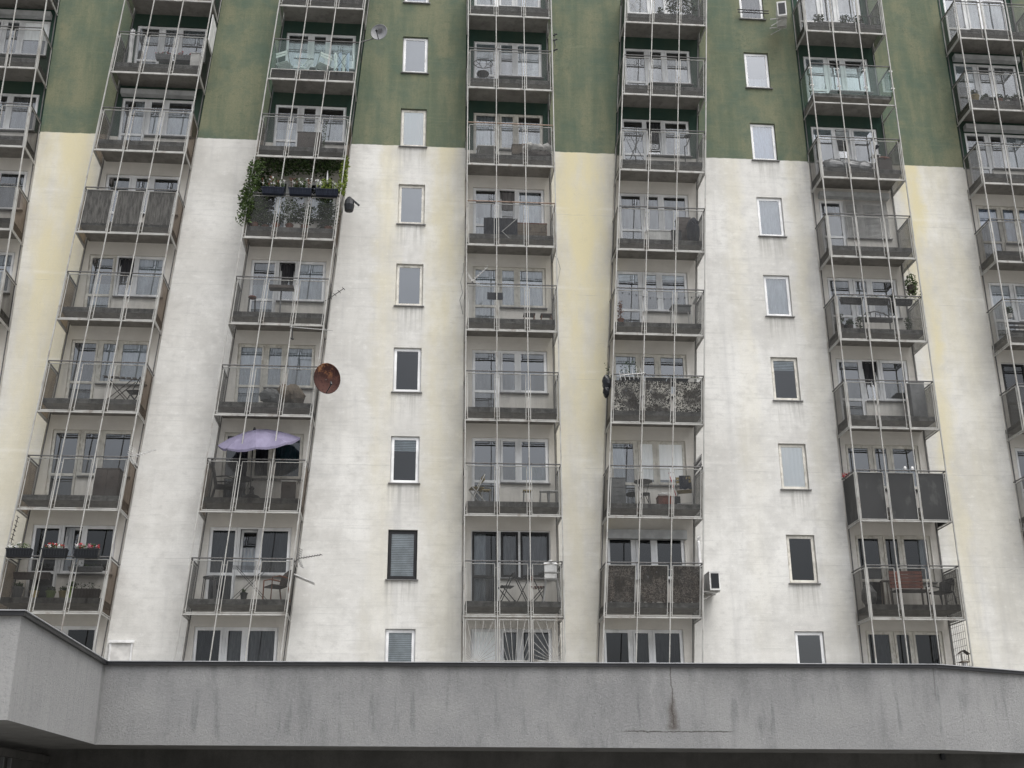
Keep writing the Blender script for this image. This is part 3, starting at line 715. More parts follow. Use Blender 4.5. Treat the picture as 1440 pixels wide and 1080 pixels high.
def fchair(locn, label, mat='darkm', rz=0, slat='wood', group=None, w=.38):
    t = empty('folding_chair', locn, label, 'chair', group, rz)
    for x in (-w / 2, w / 2):
        m = MB(); m.bar((x, .20, 0), (x, -.19, .84), .022); part(m, 'leg', mat, t)
        m = MB(); m.bar((x, -.22, 0), (x, .18, .45), .022); part(m, 'leg', mat, t)
    m = MB()
    for i in range(5): m.box(-w / 2, w / 2, -.17 + .075 * i, -.11 + .075 * i, .44, .457)
    part(m, 'seat', slat, t)
    m = MB()
    for i in range(2): m.box(-w / 2, w / 2, -.185 + .0, -.17, .66 + .1 * i, .73 + .1 * i)
    part(m, 'backrest', slat, t)
    m = MB(); m.bar((-w / 2, -.2, .06), (w / 2, -.2, .06), .016); m.bar((-w / 2, .17, .06), (w / 2, .17, .06), .016); part(m, 'stretcher', mat, t)
    return t
def slat_table(locn, label, top='wood', leg='darkm', w=.6, d=.4, h=.7, rz=0, tilt=0, n=7):
    t = empty('folding_table', locn, label, 'table', None, rz)
    m = MB()
    for i in range(n):
        a = -w / 2 + w * i / n
        m.v_ = None; z0 = h
        m.quad([(a, -d / 2, h - tilt), (a + w / n * .72, -d / 2, h - tilt), (a + w / n * .72, d / 2, h + tilt), (a, d / 2, h + tilt)])
        m.box(a, a + w / n * .72, -d / 2, -d / 2 + .012, h - tilt - .025, h - tilt - .002)
    m.bar((-w / 2, 0, h - .02), (w / 2, 0, h - .02), .025)
    part(m, 'tabletop', top, t)
    for s in (-1, 1):
        m = MB(); m.bar((-w * .4, s * d * .38, 0), (w * .4, s * d * .38, h - .03), .022); m.bar((w * .4, s * d * .38 + .015, 0), (-w * .4, s * d * .38 + .015, h - .03), .022); part(m, 'leg', leg, t)
    return t
def stool(locn, label, w=.3, h=.42, top='whitep', leg='palem', rnd_=False, cat='stool', group=None):
    t = empty('stool', locn, label, cat, group)
    m = MB()
    if rnd_: m.lathe([(0, h - .05), (w / 2, h - .05), (w / 2 + .01, h - .025), (w / 2, h), (0, h)], 16)
    else: m.box(-w / 2, w / 2, -w * .4, w * .4, h - .03, h)
    part(m, 'seat', top, t)
    for sx in (-1, 1):
        for sy in (-1, 1):
            m = MB(); m.bar((sx * w * .48, sy * w * .4, 0), (sx * w * .38, sy * w * .32, h - .032), .02); part(m, 'leg', leg, t)
    return t
def round_table(locn, label, r=.3, h=.7, top='darkm', leg='darkm'):
    t = empty('round_table', locn, label, 'table')
    m = MB(); m.lathe([(0, h - .03), (r, h - .03), (r, h), (0, h)], 20); part(m, 'tabletop', top, t)
    for i in range(3):
        a = 2.1 * i + .4; m = MB(); m.tube([(math.cos(a) * .24, math.sin(a) * .24, 0), (math.cos(a) * .06, math.sin(a) * .06, h * .45), (math.cos(a) * .2, math.sin(a) * .2, h - .03)], .012, 6); part(m, 'leg', leg, t)
    return t
def cabinet(locn, label, w, d, h, mat, name='cabinet', cat='cabinet', doors=2, drawers=0, rz=0, door_mat=None):
    t = empty(name, locn, label, cat, None, rz)
    m = MB(); m.box(-w / 2, w / 2, -d / 2, d / 2, .02, h - .022); m.box(-w / 2 - .012, w / 2 + .012, -d / 2 - .015, d / 2, h - .02, h)
    m.box(-w / 2 + .02, w / 2 - .02, -d / 2 + .02, d / 2 - .02, 0, .018); part(m, 'body', mat, t)
    if doors:
        for i in range(doors):
            m = MB(); a = -w / 2 + w * i / doors; m.box(a + .01, a + w / doors - .01, -d / 2 - .014, -d / 2 - .002, .05, h - .035)
            m.box(a + w / doors * .5 - .03, a + w / doors * .5 + .03, -d / 2 - .026, -d / 2 - .015, h * .72, h * .72 + .012)
            part(m, 'door', door_mat or mat, t)
    for i in range(drawers):
        m = MB(); hh = (h - .06) / drawers; z = .03 + hh * i; m.box(-w / 2 + .01, w / 2 - .01, -d / 2 - .014, -d / 2 - .002, z, z + hh - .012)
        m.box(-.05, .05, -d / 2 - .024, -d / 2 - .015, z + hh * .5, z + hh * .5 + .012); part(m, 'drawer', door_mat or mat, t)
    return t
def rattan_chair(locn, label, fmat='darkm', smat='darkm', rz=0, h=1.0, wood=False):
    t = empty('armchair', locn, label, 'armchair', None, rz); w = .52
    m = MB(); m.tube([(-w / 2, -.22, .42), (w / 2, -.22, .42)], .02, 6)
    n = len(m.v)
    for i in range(8):
        x = -w / 2 + .01 + i * .064; m.box(x, x + .056, -.24, .24, .40, .43)
    part(m, 'seat', smat, t)
    m = MB()
    for i in range(6):
        x = -w / 2 + .03 + i * .08
        m.tube([(x, .2, .43), (x, .26, .7), (x, .36, h)], .03, 5)
    m.tube([(-w / 2, .22, .43), (-w / 2, .28, .75), (-w / 4, .38, h + .04), (w / 4, .38, h + .04), (w / 2, .28, .75), (w / 2, .22, .43)], .02, 6)
    part(m, 'backrest', smat, t)
    for s in (-1, 1):
        m = MB(); m.tube([(s * w / 2, -.25, 0), (s * (w / 2 + .02), -.24, .6), (s * (w / 2 + .03), -.05, .66), (s * (w / 2 + .01), .27, .62)], .02, 6); part(m, 'armrest', fmat, t)
        m = MB(); m.tube([(s * w / 2, .3, 0), (s * w / 2, .22, .42)], .02, 6); part(m, 'leg', fmat, t)
    return t
def dish(locn, label, r, mat, rx, rz, arm_to, armmat='darkm', marks=False, deep=.11):
    """offset dish; arm_to: point of the mount relative to dish centre, world axes"""
    t = empty('satellite_dish', locn, label, 'satellite dish')
    Rm = Matrix.Rotation(rz, 4, 'Z') @ Matrix.Rotation(rx, 4, 'X')
    m = MB(); N = 28
    prof = [(0, deep * r * 2)] + [(r * q, deep * 2 * r * (1 - q * q)) for q in (.15, .3, .45, .6, .75, .88, 1.)]
    ring = []
    for q, dz in prof:
        for j in range(N):
            a = 2 * math.pi * j / N; m.v.append(tuple(Rm @ Vector((q * .9 * math.cos(a), dz, q * math.sin(a) * 1.05))))
    for i in range(len(prof) - 1):
        for j in range(N): m.f.append((i * N + j, i * N + (j + 1) % N, (i + 1) * N + (j + 1) % N, (i + 1) * N + j)); m.mi.append(0)
    rim = [tuple(Rm @ Vector((r * .9 * math.cos(2 * math.pi * j / N), 0, r * 1.05 * math.sin(2 * math.pi * j / N)))) for j in range(N + 1)]
    m.tube(rim, .012, 5, False)
    part(m, 'reflector', mat, t, smooth=True)
    p0 = Rm @ Vector((0, 0, -r * 1.02)); p1 = Rm @ Vector((0, -r * 1.1, -r * .75))
    m = MB(); m.tube([p0, p1], .014, 6); part(m, 'feed_arm', armmat, t)
    m = MB(); m.tube([p1, p1 + (Rm @ Vector((0, .05, .1)))], [.035, .022], 8); part(m, 'feed_horn', 'blackp', t)
    m = MB(); m.tube([Rm @ Vector((0, deep * 2 * r, 0)), Rm @ Vector((0, deep * 2 * r + .1, -.05)), Vector(arm_to)], .02, 6); part(m, 'mount', 'steeld', t)
    if marks:
        m = MB()
        for j, z in enumerate((.35, .12)):
            pts = []
            for q in range(5):
                x0_, x1_ = -.16 * r * 2 + q * .13 * r + .05 * r * j, -.16 * r * 2 + q * .13 * r + .1 * r + .05 * r * j
                dd = deep * 2 * r * (1 - (z * .5) ** 2) - .03
                m.quad([Rm @ Vector((x0_, dd - .012, z * r)), Rm @ Vector((x1_, dd - .012, z * r - .01)), Rm @ Vector((x1_, dd - .012, z * r + .05)), Rm @ Vector((x0_, dd - .012, z * r + .06))])
        part(m, 'marking', 'darkm', t)
    return t
def yagi(locn, label, direc, L=.9, n=8, ew=.3, taper=.6, mast=None, mat='aluminium', refl=True, vertical=False):
    t = empty('aerial', locn, label, 'aerial')
    d = Vector(direc).normalized(); up = Vector((0, 0, 1)); side = d.cross(up).normalized()
    if vertical: side = side.cross(d).normalized()
    m = MB(); m.tube([(0, 0, 0), d * L], .011, 5); part(m, 'boom', mat, t)
    for i in range(n):
        p = d * (L * (.15 + .85 * i / (n - 1))); w = ew * (1 - (1 - taper) * i / n)
        m = MB(); m.tube([p - side * w / 2, p + side * w / 2], .009, 4); part(m, 'element', mat, t)
    if refl:
        m = MB(); u2 = side.cross(d)
        for s in (-1, 1):
            for j in range(5):
                p = u2 * s * (.04 + .05 * j) - d * (.02 - .02 * j); m.tube([p - side * ew * .55, p + side * ew * .55], .007, 4)
            for q in (-1, 0, 1): m.tube([side * q * ew * .5, side * q * ew * .5 + u2 * s * .26 + d * .06], .004, 4)
        part(m, 'reflector', mat, t)
    if mast: m = MB(); m.tube([(0, 0, 0)] + [Vector(p) for p in mast], .014, 6); part(m, 'mast', 'steeld', t)
    return t
def aircon(locn, label, rz=0, w=.78, d=.28, h=.54, bracket=True):
    t = empty('air_conditioner', locn, label, 'air conditioner', None, rz)
    m = MB(); m.box(-w / 2, w / 2, -d / 2, d / 2, 0, h); m.box(-w / 2 - .006, w / 2 + .006, -d / 2 - .006, d / 2 + .006, h - .03, h + .004); part(m, 'casing', 'whitep', t)
    m = MB(); N = 24; cx, cz = -.1, h * .5
    for q in (.22, .17, .12, .07):
        m.tube([(cx + q * math.cos(2 * math.pi * j / N), -d / 2 - .012, cz + q * math.sin(2 * math.pi * j / N)) for j in range(N + 1)], .005, 4, False)
    for j in range(8): a = j * math.pi / 4; m.bar((cx, -d / 2 - .012, cz), (cx + .22 * math.cos(a), -d / 2 - .012, cz + .22 * math.sin(a)), .006)
    m.quad([(cx - .2, -d / 2 - .003, cz - .2), (cx + .2, -d / 2 - .003, cz - .2), (cx + .2, -d / 2 - .003, cz + .2), (cx - .2, -d / 2 - .003, cz + .2)])
    part(m, 'fan_grille', 'blackp', t)
    for s in (-1, 1):
        m = MB(); m.box(s * (w / 2 + .008), s * (w / 2 + .010), -d / 2 + .04, d / 2 - .04, .05, h - .06)
        part(m, 'side_vent', 'blackp', t)
    if bracket:
        m = MB()
        for s in (-1, 1):
            m.bar((s * w * .33, -d / 2, -.02), (s * w * .33, d / 2 + .25, -.02), .03); m.bar((s * w * .33, -d / 2 + .05, -.03), (s * w * .33, d / 2 + .24, -.28), .02)
        part(m, 'bracket', 'steel', t)
    return t
def airer(locn, label, w=1.0, h=.95, rz=0, mat='darkm'):
    t = empty('drying_rack', locn, label, 'drying rack', None, rz)
    m = MB()
    for x in (-w / 2, w / 2): m.bar((x, -.25, h), (x, .25, h - .02), .014)
    for i in range(7): y = -.25 + .5 * i / 6; m.bar((-w / 2, y, h), (w / 2, y, h), .006)
    part(m, 'rack', mat, t)
    for s in (-1, 1):
        m = MB(); m.bar((-w * .45, s * .24, 0), (w * .35, s * .2, h), .014); m.bar((w * .45, s * .24, 0), (-w * .35, s * .2, h), .014); part(m, 'leg', mat, t)
    return t
def sheet(locn, label, pts, mat, name, cat, thick=.0, wav=.015, nx=14, seed=3, s=0.):
    """hanging cloth or mat between two top corners, hanging down"""
    (x0, z0), (x1, z1), drop = pts; r = random.Random(seed); m = MB(); o = []
    ph = [r.uniform(-1, 1) * .02 for _ in range(nx + 1)]
    nz = 5
    for j in range(nz + 1):
        for i in range(nx + 1):
            x = x0 + (x1 - x0) * i / nx; zt = z0 + (z1 - z0) * i / nx; z = zt - (drop + ph[i]) * j / nz
            o.append((x + s * z, wav * math.sin(i * 1.7 + j * .4), z))
    m.v = o
    for j in range(nz):
        for i in range(nx): a = j * (nx + 1) + i; m.f.append((a, a + 1, a + nx + 2, a + nx + 1)); m.mi.append(0)
    ob = m.build(name, M[mat], None, locn); return tag(ob, label, cat)

# ---- column 1
flowerbox(at(1, 0, 1.28, .80, 1.06), 'green window box with red geraniums on the sill, left of its pair', .5, 'greyp', 'red', 'leafd', 11, .17, n=60)
flowerbox(at(1, 0, 1.98, .80, 1.06), 'longer green window box of red geraniums beside a pale carton', .78, 'greyp', 'red', 'leafd', 12, .17, n=90)
cabinet(at(1, 0, 2.42, .42), 'pale carton standing in the corner beside red geraniums', .28, .3, .62, 'lampw', 'carton', 'box', 0)
sheet(at(1, 0, .28, .62, 0), 'knotted white cloth hanging in the corner beside the balcony of red geraniums', ((.0, 2.05), (.16, 2.05), 1.35), 'white2', 'hanging_cloth', 'cloth', nx=6, wav=.05)
sheet((bx(1, 0, 2.69, 1.9) , D - P + .02, zb(0) + 1.9), 'white board closing the side above the rail by the red geraniums', ((.0, .5), (.02, .5), .9), 'white2', 'side_board', 'board', nx=2, wav=0)
bd = bpy.data.objects['side_board']; bd.data.clear_geometry(); mm = MB(); mm.box(-.01, .01, .25, .98, -.45, .6); bd.data.from_pydata(mm.shear(SH).v, [], mm.f)
for i in range(3):
    sheet((bx(1, 2, 0, 0), D - P + .05, zb(2)), ['grey reed mat with a frayed lower edge, left panel of the screened balcony', 'grey reed mat with a pale stain, middle panel of the screened balcony', 'grey reed mat behind the right panel of the screened balcony'][i],
          ((BAY * i + .06, 1.42), (BAY * (i + 1) - .06, 1.42), 1.08), 'reed', 'reed_screen', 'screen', wav=.006, nx=16, seed=20 + i, s=SH)
sl_ = slat_table(at(1, 4, 1.98, .55), 'dark slatted folding table standing askew at the balcony rail', 'brownbox', 'brownbox', .95, .5, .82, .15, .05, 6)
fchair(at(1, 4, 2.36, .7), 'dark folding chair with a tall curved back behind the slatted table', 'darkm', 1.45, 'brownbox', w=.4)
cabinet(at(1, 5, 2.12, .62), 'dark brown two door cupboard with a white latch on the balcony beside an aerial', .66, .4, .88, 'brownbox', doors=2)
for i, (xx, lab, fl) in enumerate(((.27, 'black flower box with sparse white blooms on the rail, leftmost of three', ('white2',)), (1.18, 'black flower box on the rail with red blooms at both ends, middle of three', ('red', 'white2')), (2.0, 'black flower box on the rail full of red and white blooms, rightmost of three', ('red', 'white2', 'pink')))):
    flowerbox((bx(1, 6, xx + .1, 1.42), D - P - .12, zb(6) + 1.42), lab, .64, 'blackp', fl, 'leaf', 30 + i, .23, fh=.12, group='black flower boxes on the rail')
flowerbox(at(1, 6, .52, .8, 1.02), 'long dark trough hung on the wall below the door side of the plant balcony', .95, 'brownbox', None, 'leafd', 34, .18, n=30)
for i, (xx, pot, pr, ph, lab) in enumerate(((.35, 'greyp', .15, .3, 'large grey pot with a low plant'), (.78, 'tan', .12, .2, 'tan pot with a small reddish plant'), (1.2, 'greenp', .13, .2, 'light green pot on the balcony floor'), (1.52, 'tan', .12, .2, 'tan pot holding a dark succulent'), (1.72, 'greenp', .08, .32, 'narrow yellow green vase shaped pot'))):
    potted(at(1, 6, xx + .05, .30, .42), lab + ' under the three flower boxes', pr, ph, .12, 'leafd', pot, seed=40 + i, fw=.12, n=36)
flowerbox(at(1, 6, 2.15, .30, .42), 'long brown planter with a spreading shrub beside the small pots', .72, 'brownbox', None, 'leafd', 36, .26, fh=.14, n=80)
flowerbox(at(1, 6, 1.85, .92, 1.27), 'green plants along the window sill behind the small pots', .9, 'greyp', None, 'leafd', 37, .12, fh=.1, n=80)
# aerials of column 1
yagi((bx(1, 5, 2.75, 1.5), D - P - .02, zb(5) + 1.5), 'white many branched aerial at the corner of the balcony with the brown cupboard', (1, -.25, .22), .68, 7, .34, .35, [(-.1, .05, -.02)], 'whitep')
yagi((bx(1, 6, -.02, 2.25), D - P + .05, zb(6) + 1.55), 'dark upright aerial with short rungs left of the three flower boxes', (.12, 0, 1), 1.0, 8, .26, .9, [(.05, 0, -.1), (.35, .02, -.15)], 'darkm', False)
# ---- column 2
for xx, rz, lab in ((.34, -.5, 'grey folding chair left of the slatted table behind clear glass'), (1.55, .6, 'grey folding chair right of the slatted table behind clear glass')):
    fchair(at(2, 0, xx + .05, .5, .42), lab, 'palem', rz, 'lampw', w=.42)
slat_table(at(2, 0, .98, .55, .42), 'grey slatted folding table between two chairs behind clear glass', 'greyp', 'whitep', .62, .42, .78, 0, .14, 6)
for i, x in enumerate((1.98, 2.12, 2.24, 2.37)):
    sheet(at(2, 0, x, .35, 0), ['white towel, leftmost on the rail beside the grey chairs', 'striped towel next to the white one beside the grey chairs', 'short pale towel hanging between two longer ones', 'mauve striped towel, rightmost beside the grey chairs'][i], ((0, 1.32 - .08 * (i == 2)), (.09, 1.32 - .08 * (i == 2)), .9), ('white2', 'pattern', 'lampw', 'pattern')[i], 'towel', 'towel', nx=4, wav=.02, seed=60 + i)
airer(at(2, 0, 2.2, .45), 'thin drying rack carrying the towels behind clear glass', .62, .9)
dish((bx(2, 0, 3.25, 1.5) + .02, D - P - .05, zb(0) + 1.88), 'round grey satellite dish on a long arm against the green wall', .285, 'greydish', R(-4), R(-12), (-.62, .05, -.40), marks=True)
cabinet(at(2, 1, 1.5, .65), 'brown cardboard box lying on the balcony below the green wall', .72, .4, .78, 'brownbox', 'storage_box', 'box', 1)
potted(at(2, 1, 1.98, .3), 'tall thin bare stemmed plant behind the right glass pane', .08, .12, 1.0, 'leafd', 'greyp', seed=70, fw=.14, n=24)
r70 = random.Random(70)
LUSH = [(.25, .3, .85, 'lush yellow green plant in a clay pot, far left of the overgrown balcony', 'leaf'), (.55, .45, .5, 'feathery plant in a small clay pot beside the far left one on the overgrown balcony', 'leafd'), (.88, .3, .4, 'round clay pot with a low plant left of the first inner post', 'leafd'), (1.28, .3, .85, 'tall bright green plant in a clay pot behind the middle pane', 'leaf'), (1.72, .35, .7, 'dark plant with pink flowers in a clay pot behind the middle pane', 'leafd'), (2.42, .4, .9, 'big dark shrub in a clay pot, far right of the overgrown balcony', 'leafd')]
for i, (x, y, h, lab, lf) in enumerate(LUSH):
    potted(at(2, 2, x, y, .42), lab, .12, .2, h, lf, 'terracotta', 'pink' if i == 4 else None, 80 + i, fw=.26 + .12 * (h > .6), n=330 if h > .6 else 170)
for i, (x, lab) in enumerate(((.72, 'navy blue trough of tangled plants with pale blooms, leftmost on the overgrown rail'), (1.52, 'navy blue trough of orange and white flowers, middle of the overgrown rail'), (2.3, 'navy blue trough of bushy plants, rightmost on the overgrown rail'))):
    flowerbox((bx(2, 2, x, 1.4), D - P - .14, zb(2) + 1.38), lab, .68, 'navy', ('white2', 'terracotta') if i != 2 else ('white2',), 'leafy' if i == 2 else 'leaf', 90 + i, .2, fh=.30, n=380)
def vine(locn, label, pts, seed, mat='leaf', rad=.14, n=60, size=.09):
    r = random.Random(seed); t = empty('climbing_plant', locn, label, 'plant')
    m = MB(); m.tube(pts, .008, 4); part(m, 'stem', 'wood', t)
    m = MB()
    for i in range(len(pts) - 1):
        a, b = Vector(pts[i]), Vector(pts[i + 1])
        for q in range(3): m.leaves(r, a.lerp(b, (q + .5) / 3), (rad, rad * .6, rad), n // 3, size)
    part(m, 'foliage', mat, t); return t
vine((bx(2, 2, .02, 0), D - P - .03, zb(2)), 'pale green climber spilling over the left post of the overgrown balcony', [(-.02, 0, .5), (.02, 0, 1.0), (.0, 0, 1.4), (.16, 0, 1.8), (.2, .05, 2.3), (.25, .2, 2.62)], 101, 'leaf', .24, 330)
vine((bx(2, 2, 2.75, 0), D - P + .1, zb(2)), 'light green climber around the right post of the overgrown balcony', [(.02, -.1, 1.5), (.1, -.1, 1.9), (.1, -.05, 2.3), (.14, 0, 2.9)], 102, 'leafy', .15, 190)
vine((bx(2, 2, .3, 0), D - P + .4, zb(2)), 'dry dark creeper trailing under the ceiling of the overgrown balcony', [(.1, 0, 2.75), (.7, .1, 2.66), (1.3, 0, 2.72), (1.9, .1, 2.68), (2.35, -.1, 2.75)], 103, 'leafd', .30, 560)
m = MB(); m.tube([(0, 0, 0), (0, 0, .05), (0, 0, .3), (0, 0, .45)], [.012, .045, .03, .006], 8); tag(m.build('wind_spinner', M['palem'], None, (bx(2, 2, 2.22, 2.05), D - P + .2, zb(2) + 2.0)), 'slim pale spinner hanging under the ceiling of the overgrown balcony', 'ornament')
t = empty('bag', (bx(2, 2, 2.98, 1.2), D - P + .05, zb(2) + 1.0), 'black bag hung outside the right post of the overgrown balcony', 'bag')
m = MB(); m.lathe([(0, 0), (.13, .02), (.16, .2), (.13, .36), (.05, .48), (0, .5)], 9); part(m, 'sack', 'blackp', t)
m = MB(); m.bar((.03, 0, .45), (.3, -.02, .2), .05); part(m, 'strap', 'blackp', t)
# row 3
t = empty('wall_table', at(2, 3, 1.33, .55), 'small pinkish folding table on one pedestal', 'table')
m = MB(); m.box(-.36, .36, -.2, .2, .99, 1.02); m.box(-.36, .36, -.2, -.18, .93, .988); part(m, 'tabletop', 'brownbox', t)
m = MB(); m.bar((0, 0, 0), (0, 0, .985), .04); part(m, 'leg', 'greyp', t)
stool(at(2, 3, .5, .6), 'tall red seated bar stool behind the small pedestal table', .22, .72, 'redwood', 'darkm', True)
yagi((bx(2, 3, 2.72, .8), D - P + .02, zb(3) + .85), 'small dark aerial with crossed rods beside the pedestal table balcony', (.8, -.3, .5), .55, 4, .22, .8, [(-.12, .05, -.05)], 'darkm', False)
yagi((bx(2, 3, 2.98, -.2), D - P - .05, zb(3) - .16), 'long pale boom aerial slung below the balcony above the rusty dish', (-1, -.02, .06), 1.22, 18, .07, 1., None, 'palem', False)
m = MB(); m.tube([(0, 0, 0), (0.02, 0, -.3)], .018, 6); m.tube([(-.05, 0, -.3), (.06, 0, -.33)], .025, 6); tag(m.build('aerial_bracket', M['darkm'], None, (bx(2, 3, 1.82, -.15), D - P - .04, zb(3) - .12)), 'short black bracket holding the long pale aerial', 'bracket')
dish((bx(2, 4, 2.98, 1.3), D - P - .18, zb(4) + 1.08), 'large rusty brown satellite dish at the balcony corner', .42, 'rust', R(3), R(20), (-.35, .25, -.1), marks=False, deep=.13)
def heap(locn, label, blobs, mat='brownbox', name='covered_heap', cat='heap'):
    m = MB(); r = random.Random(7)
    for (x, y, z, a, b, c) in blobs:
        base = len(m.v); N = 12; K = 7
        for j in range(K + 1):
            ph = math.pi * j / K
            for i in range(N):
                q = 2 * math.pi * i / N; w = 1 + r.uniform(-.12, .12)
                m.v.append((x + a * w * math.sin(ph) * math.cos(q), y + b * w * math.sin(ph) * math.sin(q), z + c * w * math.cos(ph)))
        for j in range(K):
            for i in range(N): m.f.append((base + j * N + i, base + j * N + (i + 1) % N, base + (j + 1) * N + (i + 1) % N, base + (j + 1) * N + i)); m.mi.append(0)
    return tag(m.build(name, M[mat], None, locn), label, cat)
heap(at(2, 4, 1.9, .45), 'brown heap of sacks on the balcony beside the rusty dish', [(-.12, 0, .4, .2, .2, .3), (.12, .1, .45, .3, .2, .28), (.3, 0, .3, .2, .2, .28), (-.3, 0, .2, .15, .15, .25)], 'wood')
heap(at(2, 4, 1.4, .35), 'lower grey bundle left of the brown sacks', [(0, 0, .3, .28, .2, .22), (.1, 0, .25, .25, .18, .24)], 'greyp')
# row 5
t = empty('parasol', at(2, 5, 1.28, .42), 'lilac parasol opened under the balcony ceiling', 'parasol')
m = MB(); N = 8; rings = [(0, 2.04), (.38, 1.98), (.82, 1.84), (1.12, 1.69), (1.11, 1.63)]
for i, (q, z) in enumerate(rings):
    for j in range(N * 3):
        a = 2 * math.pi * j / (N * 3); w = 1 if j % 3 == 0 else .925
        sag = -.0 if j % 3 == 0 else -.03 * (i / 3)
        m.v.append((q * w * math.cos(a) - (z - 2.2) * .25, q * w * math.sin(a) * .5 - .12, z + sag * 1.0 + .12 * math.cos(a) * q + q * math.sin(a) * .30))
for i in range(len(rings) - 1):
    for j in range(N * 3): m.f.append((i * 24 + j, i * 24 + (j + 1) % 24, (i + 1) * 24 + (j + 1) % 24, (i + 1) * 24 + j)); m.mi.append(0)
part(m, 'canopy', 'lilac', t)
m = MB(); m.tube([(-.03, 0, .12), (-.05, -.1, 2.04)], .019, 8); part(m, 'pole', 'darkm', t)
m = MB(); m.lathe([(0, 0), (.28, 0), (.3, .06), (.22, .14), (.08, .2), (.05, .32), (.08, .36), (.05, .42), (0, .42)], 16); part(m, 'base', 'darkm', t)
m = MB(); m.lathe([(0, 2.03), (.04, 2.04), (.03, 2.09), (0, 2.11)], 8, (-.02, -.12, 0)); part(m, 'finial', 'darkm', t)
rattan_chair(at(2, 5, .5, .5), 'dark high backed garden armchair left of the parasol', 'darkm', 'darkm', R(100), 1.12)
round_table(at(2, 5, 1.0, .62), 'dark round table between the garden armchair and the parasol', .28, .7)
cabinet(at(2, 5, 2.28, .62), 'small white open cabinet with brown inside right of the parasol', .42, .3, .62, 'whitep', doors=1, door_mat='brownbox')
# row 6
stool(at(2, 6, .52, .5), 'black round bar stool at the left of the airer balcony', .34, .68, 'darkm', 'steeld', True)
airer(at(2, 6, 1.6, .6), 'collapsed dark drying rack leaning between stool and wooden armchair', 1.15, .95, .1)
rattan_chair(at(2, 6, 2.3, .45), 'wooden armchair with curved arms and a dark cushion', 'terracotta', 'brownbox', R(-60), .85)
potted(at(2, 6, 1.48, .3, .42), 'small black bucket pot under the drying rack', .1, .2, .1, 'leafd', 'blackp', seed=120, fw=.06, n=14)
yagi((bx(2, 6, 2.85, 1.3), D - P + .0, zb(6) + 1.5), 'grey grid aerial with a toothed boom at the corner of the airer balcony', (1, -.3, .12), .62, 8, .22, .7, [(-.15, .06, -.1)], 'steeld', True)
m = MB(); m.box(-.28, .3, -.2, .2, 0, .025); ob = m.build('tray', M['whitep'], None, (bx(2, 6, 3.0, .9), D - P + .35, zb(6) + 1.0)); ob.rotation_euler = (0, R(22), 0); tag(ob, 'white tilted board fixed outside the corner under the grid aerial', 'board')
# ---- column 3
t = empty('wire_chair', at(3, 0, .5, .45), 'round wire garden chair with a looped back', 'chair')
m = MB(); N = 20; m.tube([(.3 * math.cos(2 * math.pi * j / N), -.2, .68 + .17 * math.sin(2 * math.pi * j / N)) for j in range(N + 1)], .014, 6, False)
for s in (-1, 1): m.tube([(s * .26, -.2, .6), (s * .12, -.2, .68), (s * .08, -.2, .84)], .011, 5); m.tube([(s * .03, -.2, .5), (s * .12, -.2, .66), (s * .24, -.2, .77)], .011, 5)
part(m, 'backrest', 'darkm', t)
m = MB(); m.lathe([(0, .42), (.2, .42), (.2, .45), (0, .45)], 14); part(m, 'seat', 'darkm', t)
for a in range(4): m = MB(); m.tube([(.2 * math.cos(a * 1.57 + .7), .2 * math.sin(a * 1.57 + .7), 0), (.14 * math.cos(a * 1.57 + .7), .14 * math.sin(a * 1.57 + .7), .42)], .011, 5); part(m, 'leg', 'darkm', t)
t = empty('bird_spikes', (bx(3, 0, 2.76), D - P - .02, zb(0) + 1.5), 'black clamps and cable on the right post against the green wall', 'clamp')
m = MB(); m.tube([(0, 0, -.05), (.03, 0, .2), (.0, 0, .42), (.03, 0, .66)], .018, 6)
for z in (0, .38, .58): m.tube([(-.03, 0, z), (.1, -.02, z + .05)], .026, 6)
part(m, 'clamp', 'blackp', t)
heap(at(3, 1, 2.2, .32), 'heap of dark branches and rags under the pale clutter', [(.0, 0, .12, .45, .25, .2), (-.35, 0, .12, .3, .2, .16), (.25, 0, .16, .22, .2, .16)], 'brownbox')
heap(at(3, 1, 2.1, .32, .72), 'pale crumpled bags piled on the dark heap', [(.1, 0, .1, .28, .2, .15), (-.15, 0, .14, .2, .2, .14), (.4, 0, .14, .16, .16, .15)], 'lampw')
cabinet(at(3, 1, 1.6, .5, .62), 'small wooden crate left of the pale bags', .36, .3, .36, 'wood', 'crate', 'crate', 0)
cabinet(at(3, 1, 1.98, .6, .76), 'reddish tin box on top of the clutter', .5, .3, .3, 'terracotta', 'tin_box', 'box', 0)
stool(at(3, 1, .62, .45), 'low white bench at the left of the cluttered balcony', .6, .42, 'whitep', 'palem')
sheet(at(3, 2, .52, .12, 0), 'black tarpaulin sheet slung behind the left panes', ((0, 1.0), (1.02, .98), .62), 'navy', 'tarpaulin', 'tarpaulin', wav=.03, seed=130)
cabinet(at(3, 2, 1.98, .62), 'low wooden chest of drawers beside the black tarpaulin', .98, .38, .62, 'redwood', 'drawer_chest', 'chest', 0, 2, door_mat='wood')
m = MB(); m.bar((-.22, 0, -.22), (.24, 0, .24), .02); m.bar((-.22, 0, -.2), (.0, 0, -.42), .015); tag(m.build('white_strut', M['whitep'], None, at(3, 2, 1.28, .06, .72)), 'white diagonal strut in front of the tarpaulin', 'rod')
yagi((bx(3, 3, .18, 1.5), D - P - .03, zb(3) + 1.55), 'faint thin white aerial on the rail above a black plate', (.75, -.1, .75), .62, 6, .2, 1.2, [(.0, .02, -.08)], 'whitep')
m = MB(); m.box(0, .46, -.006, .006, 0, .23); tag(m.build('sign_plate', M['blackp'], None, at(3, 3, .62, .0, .98)), 'blank black plate hung on the first inner post', 'plate')
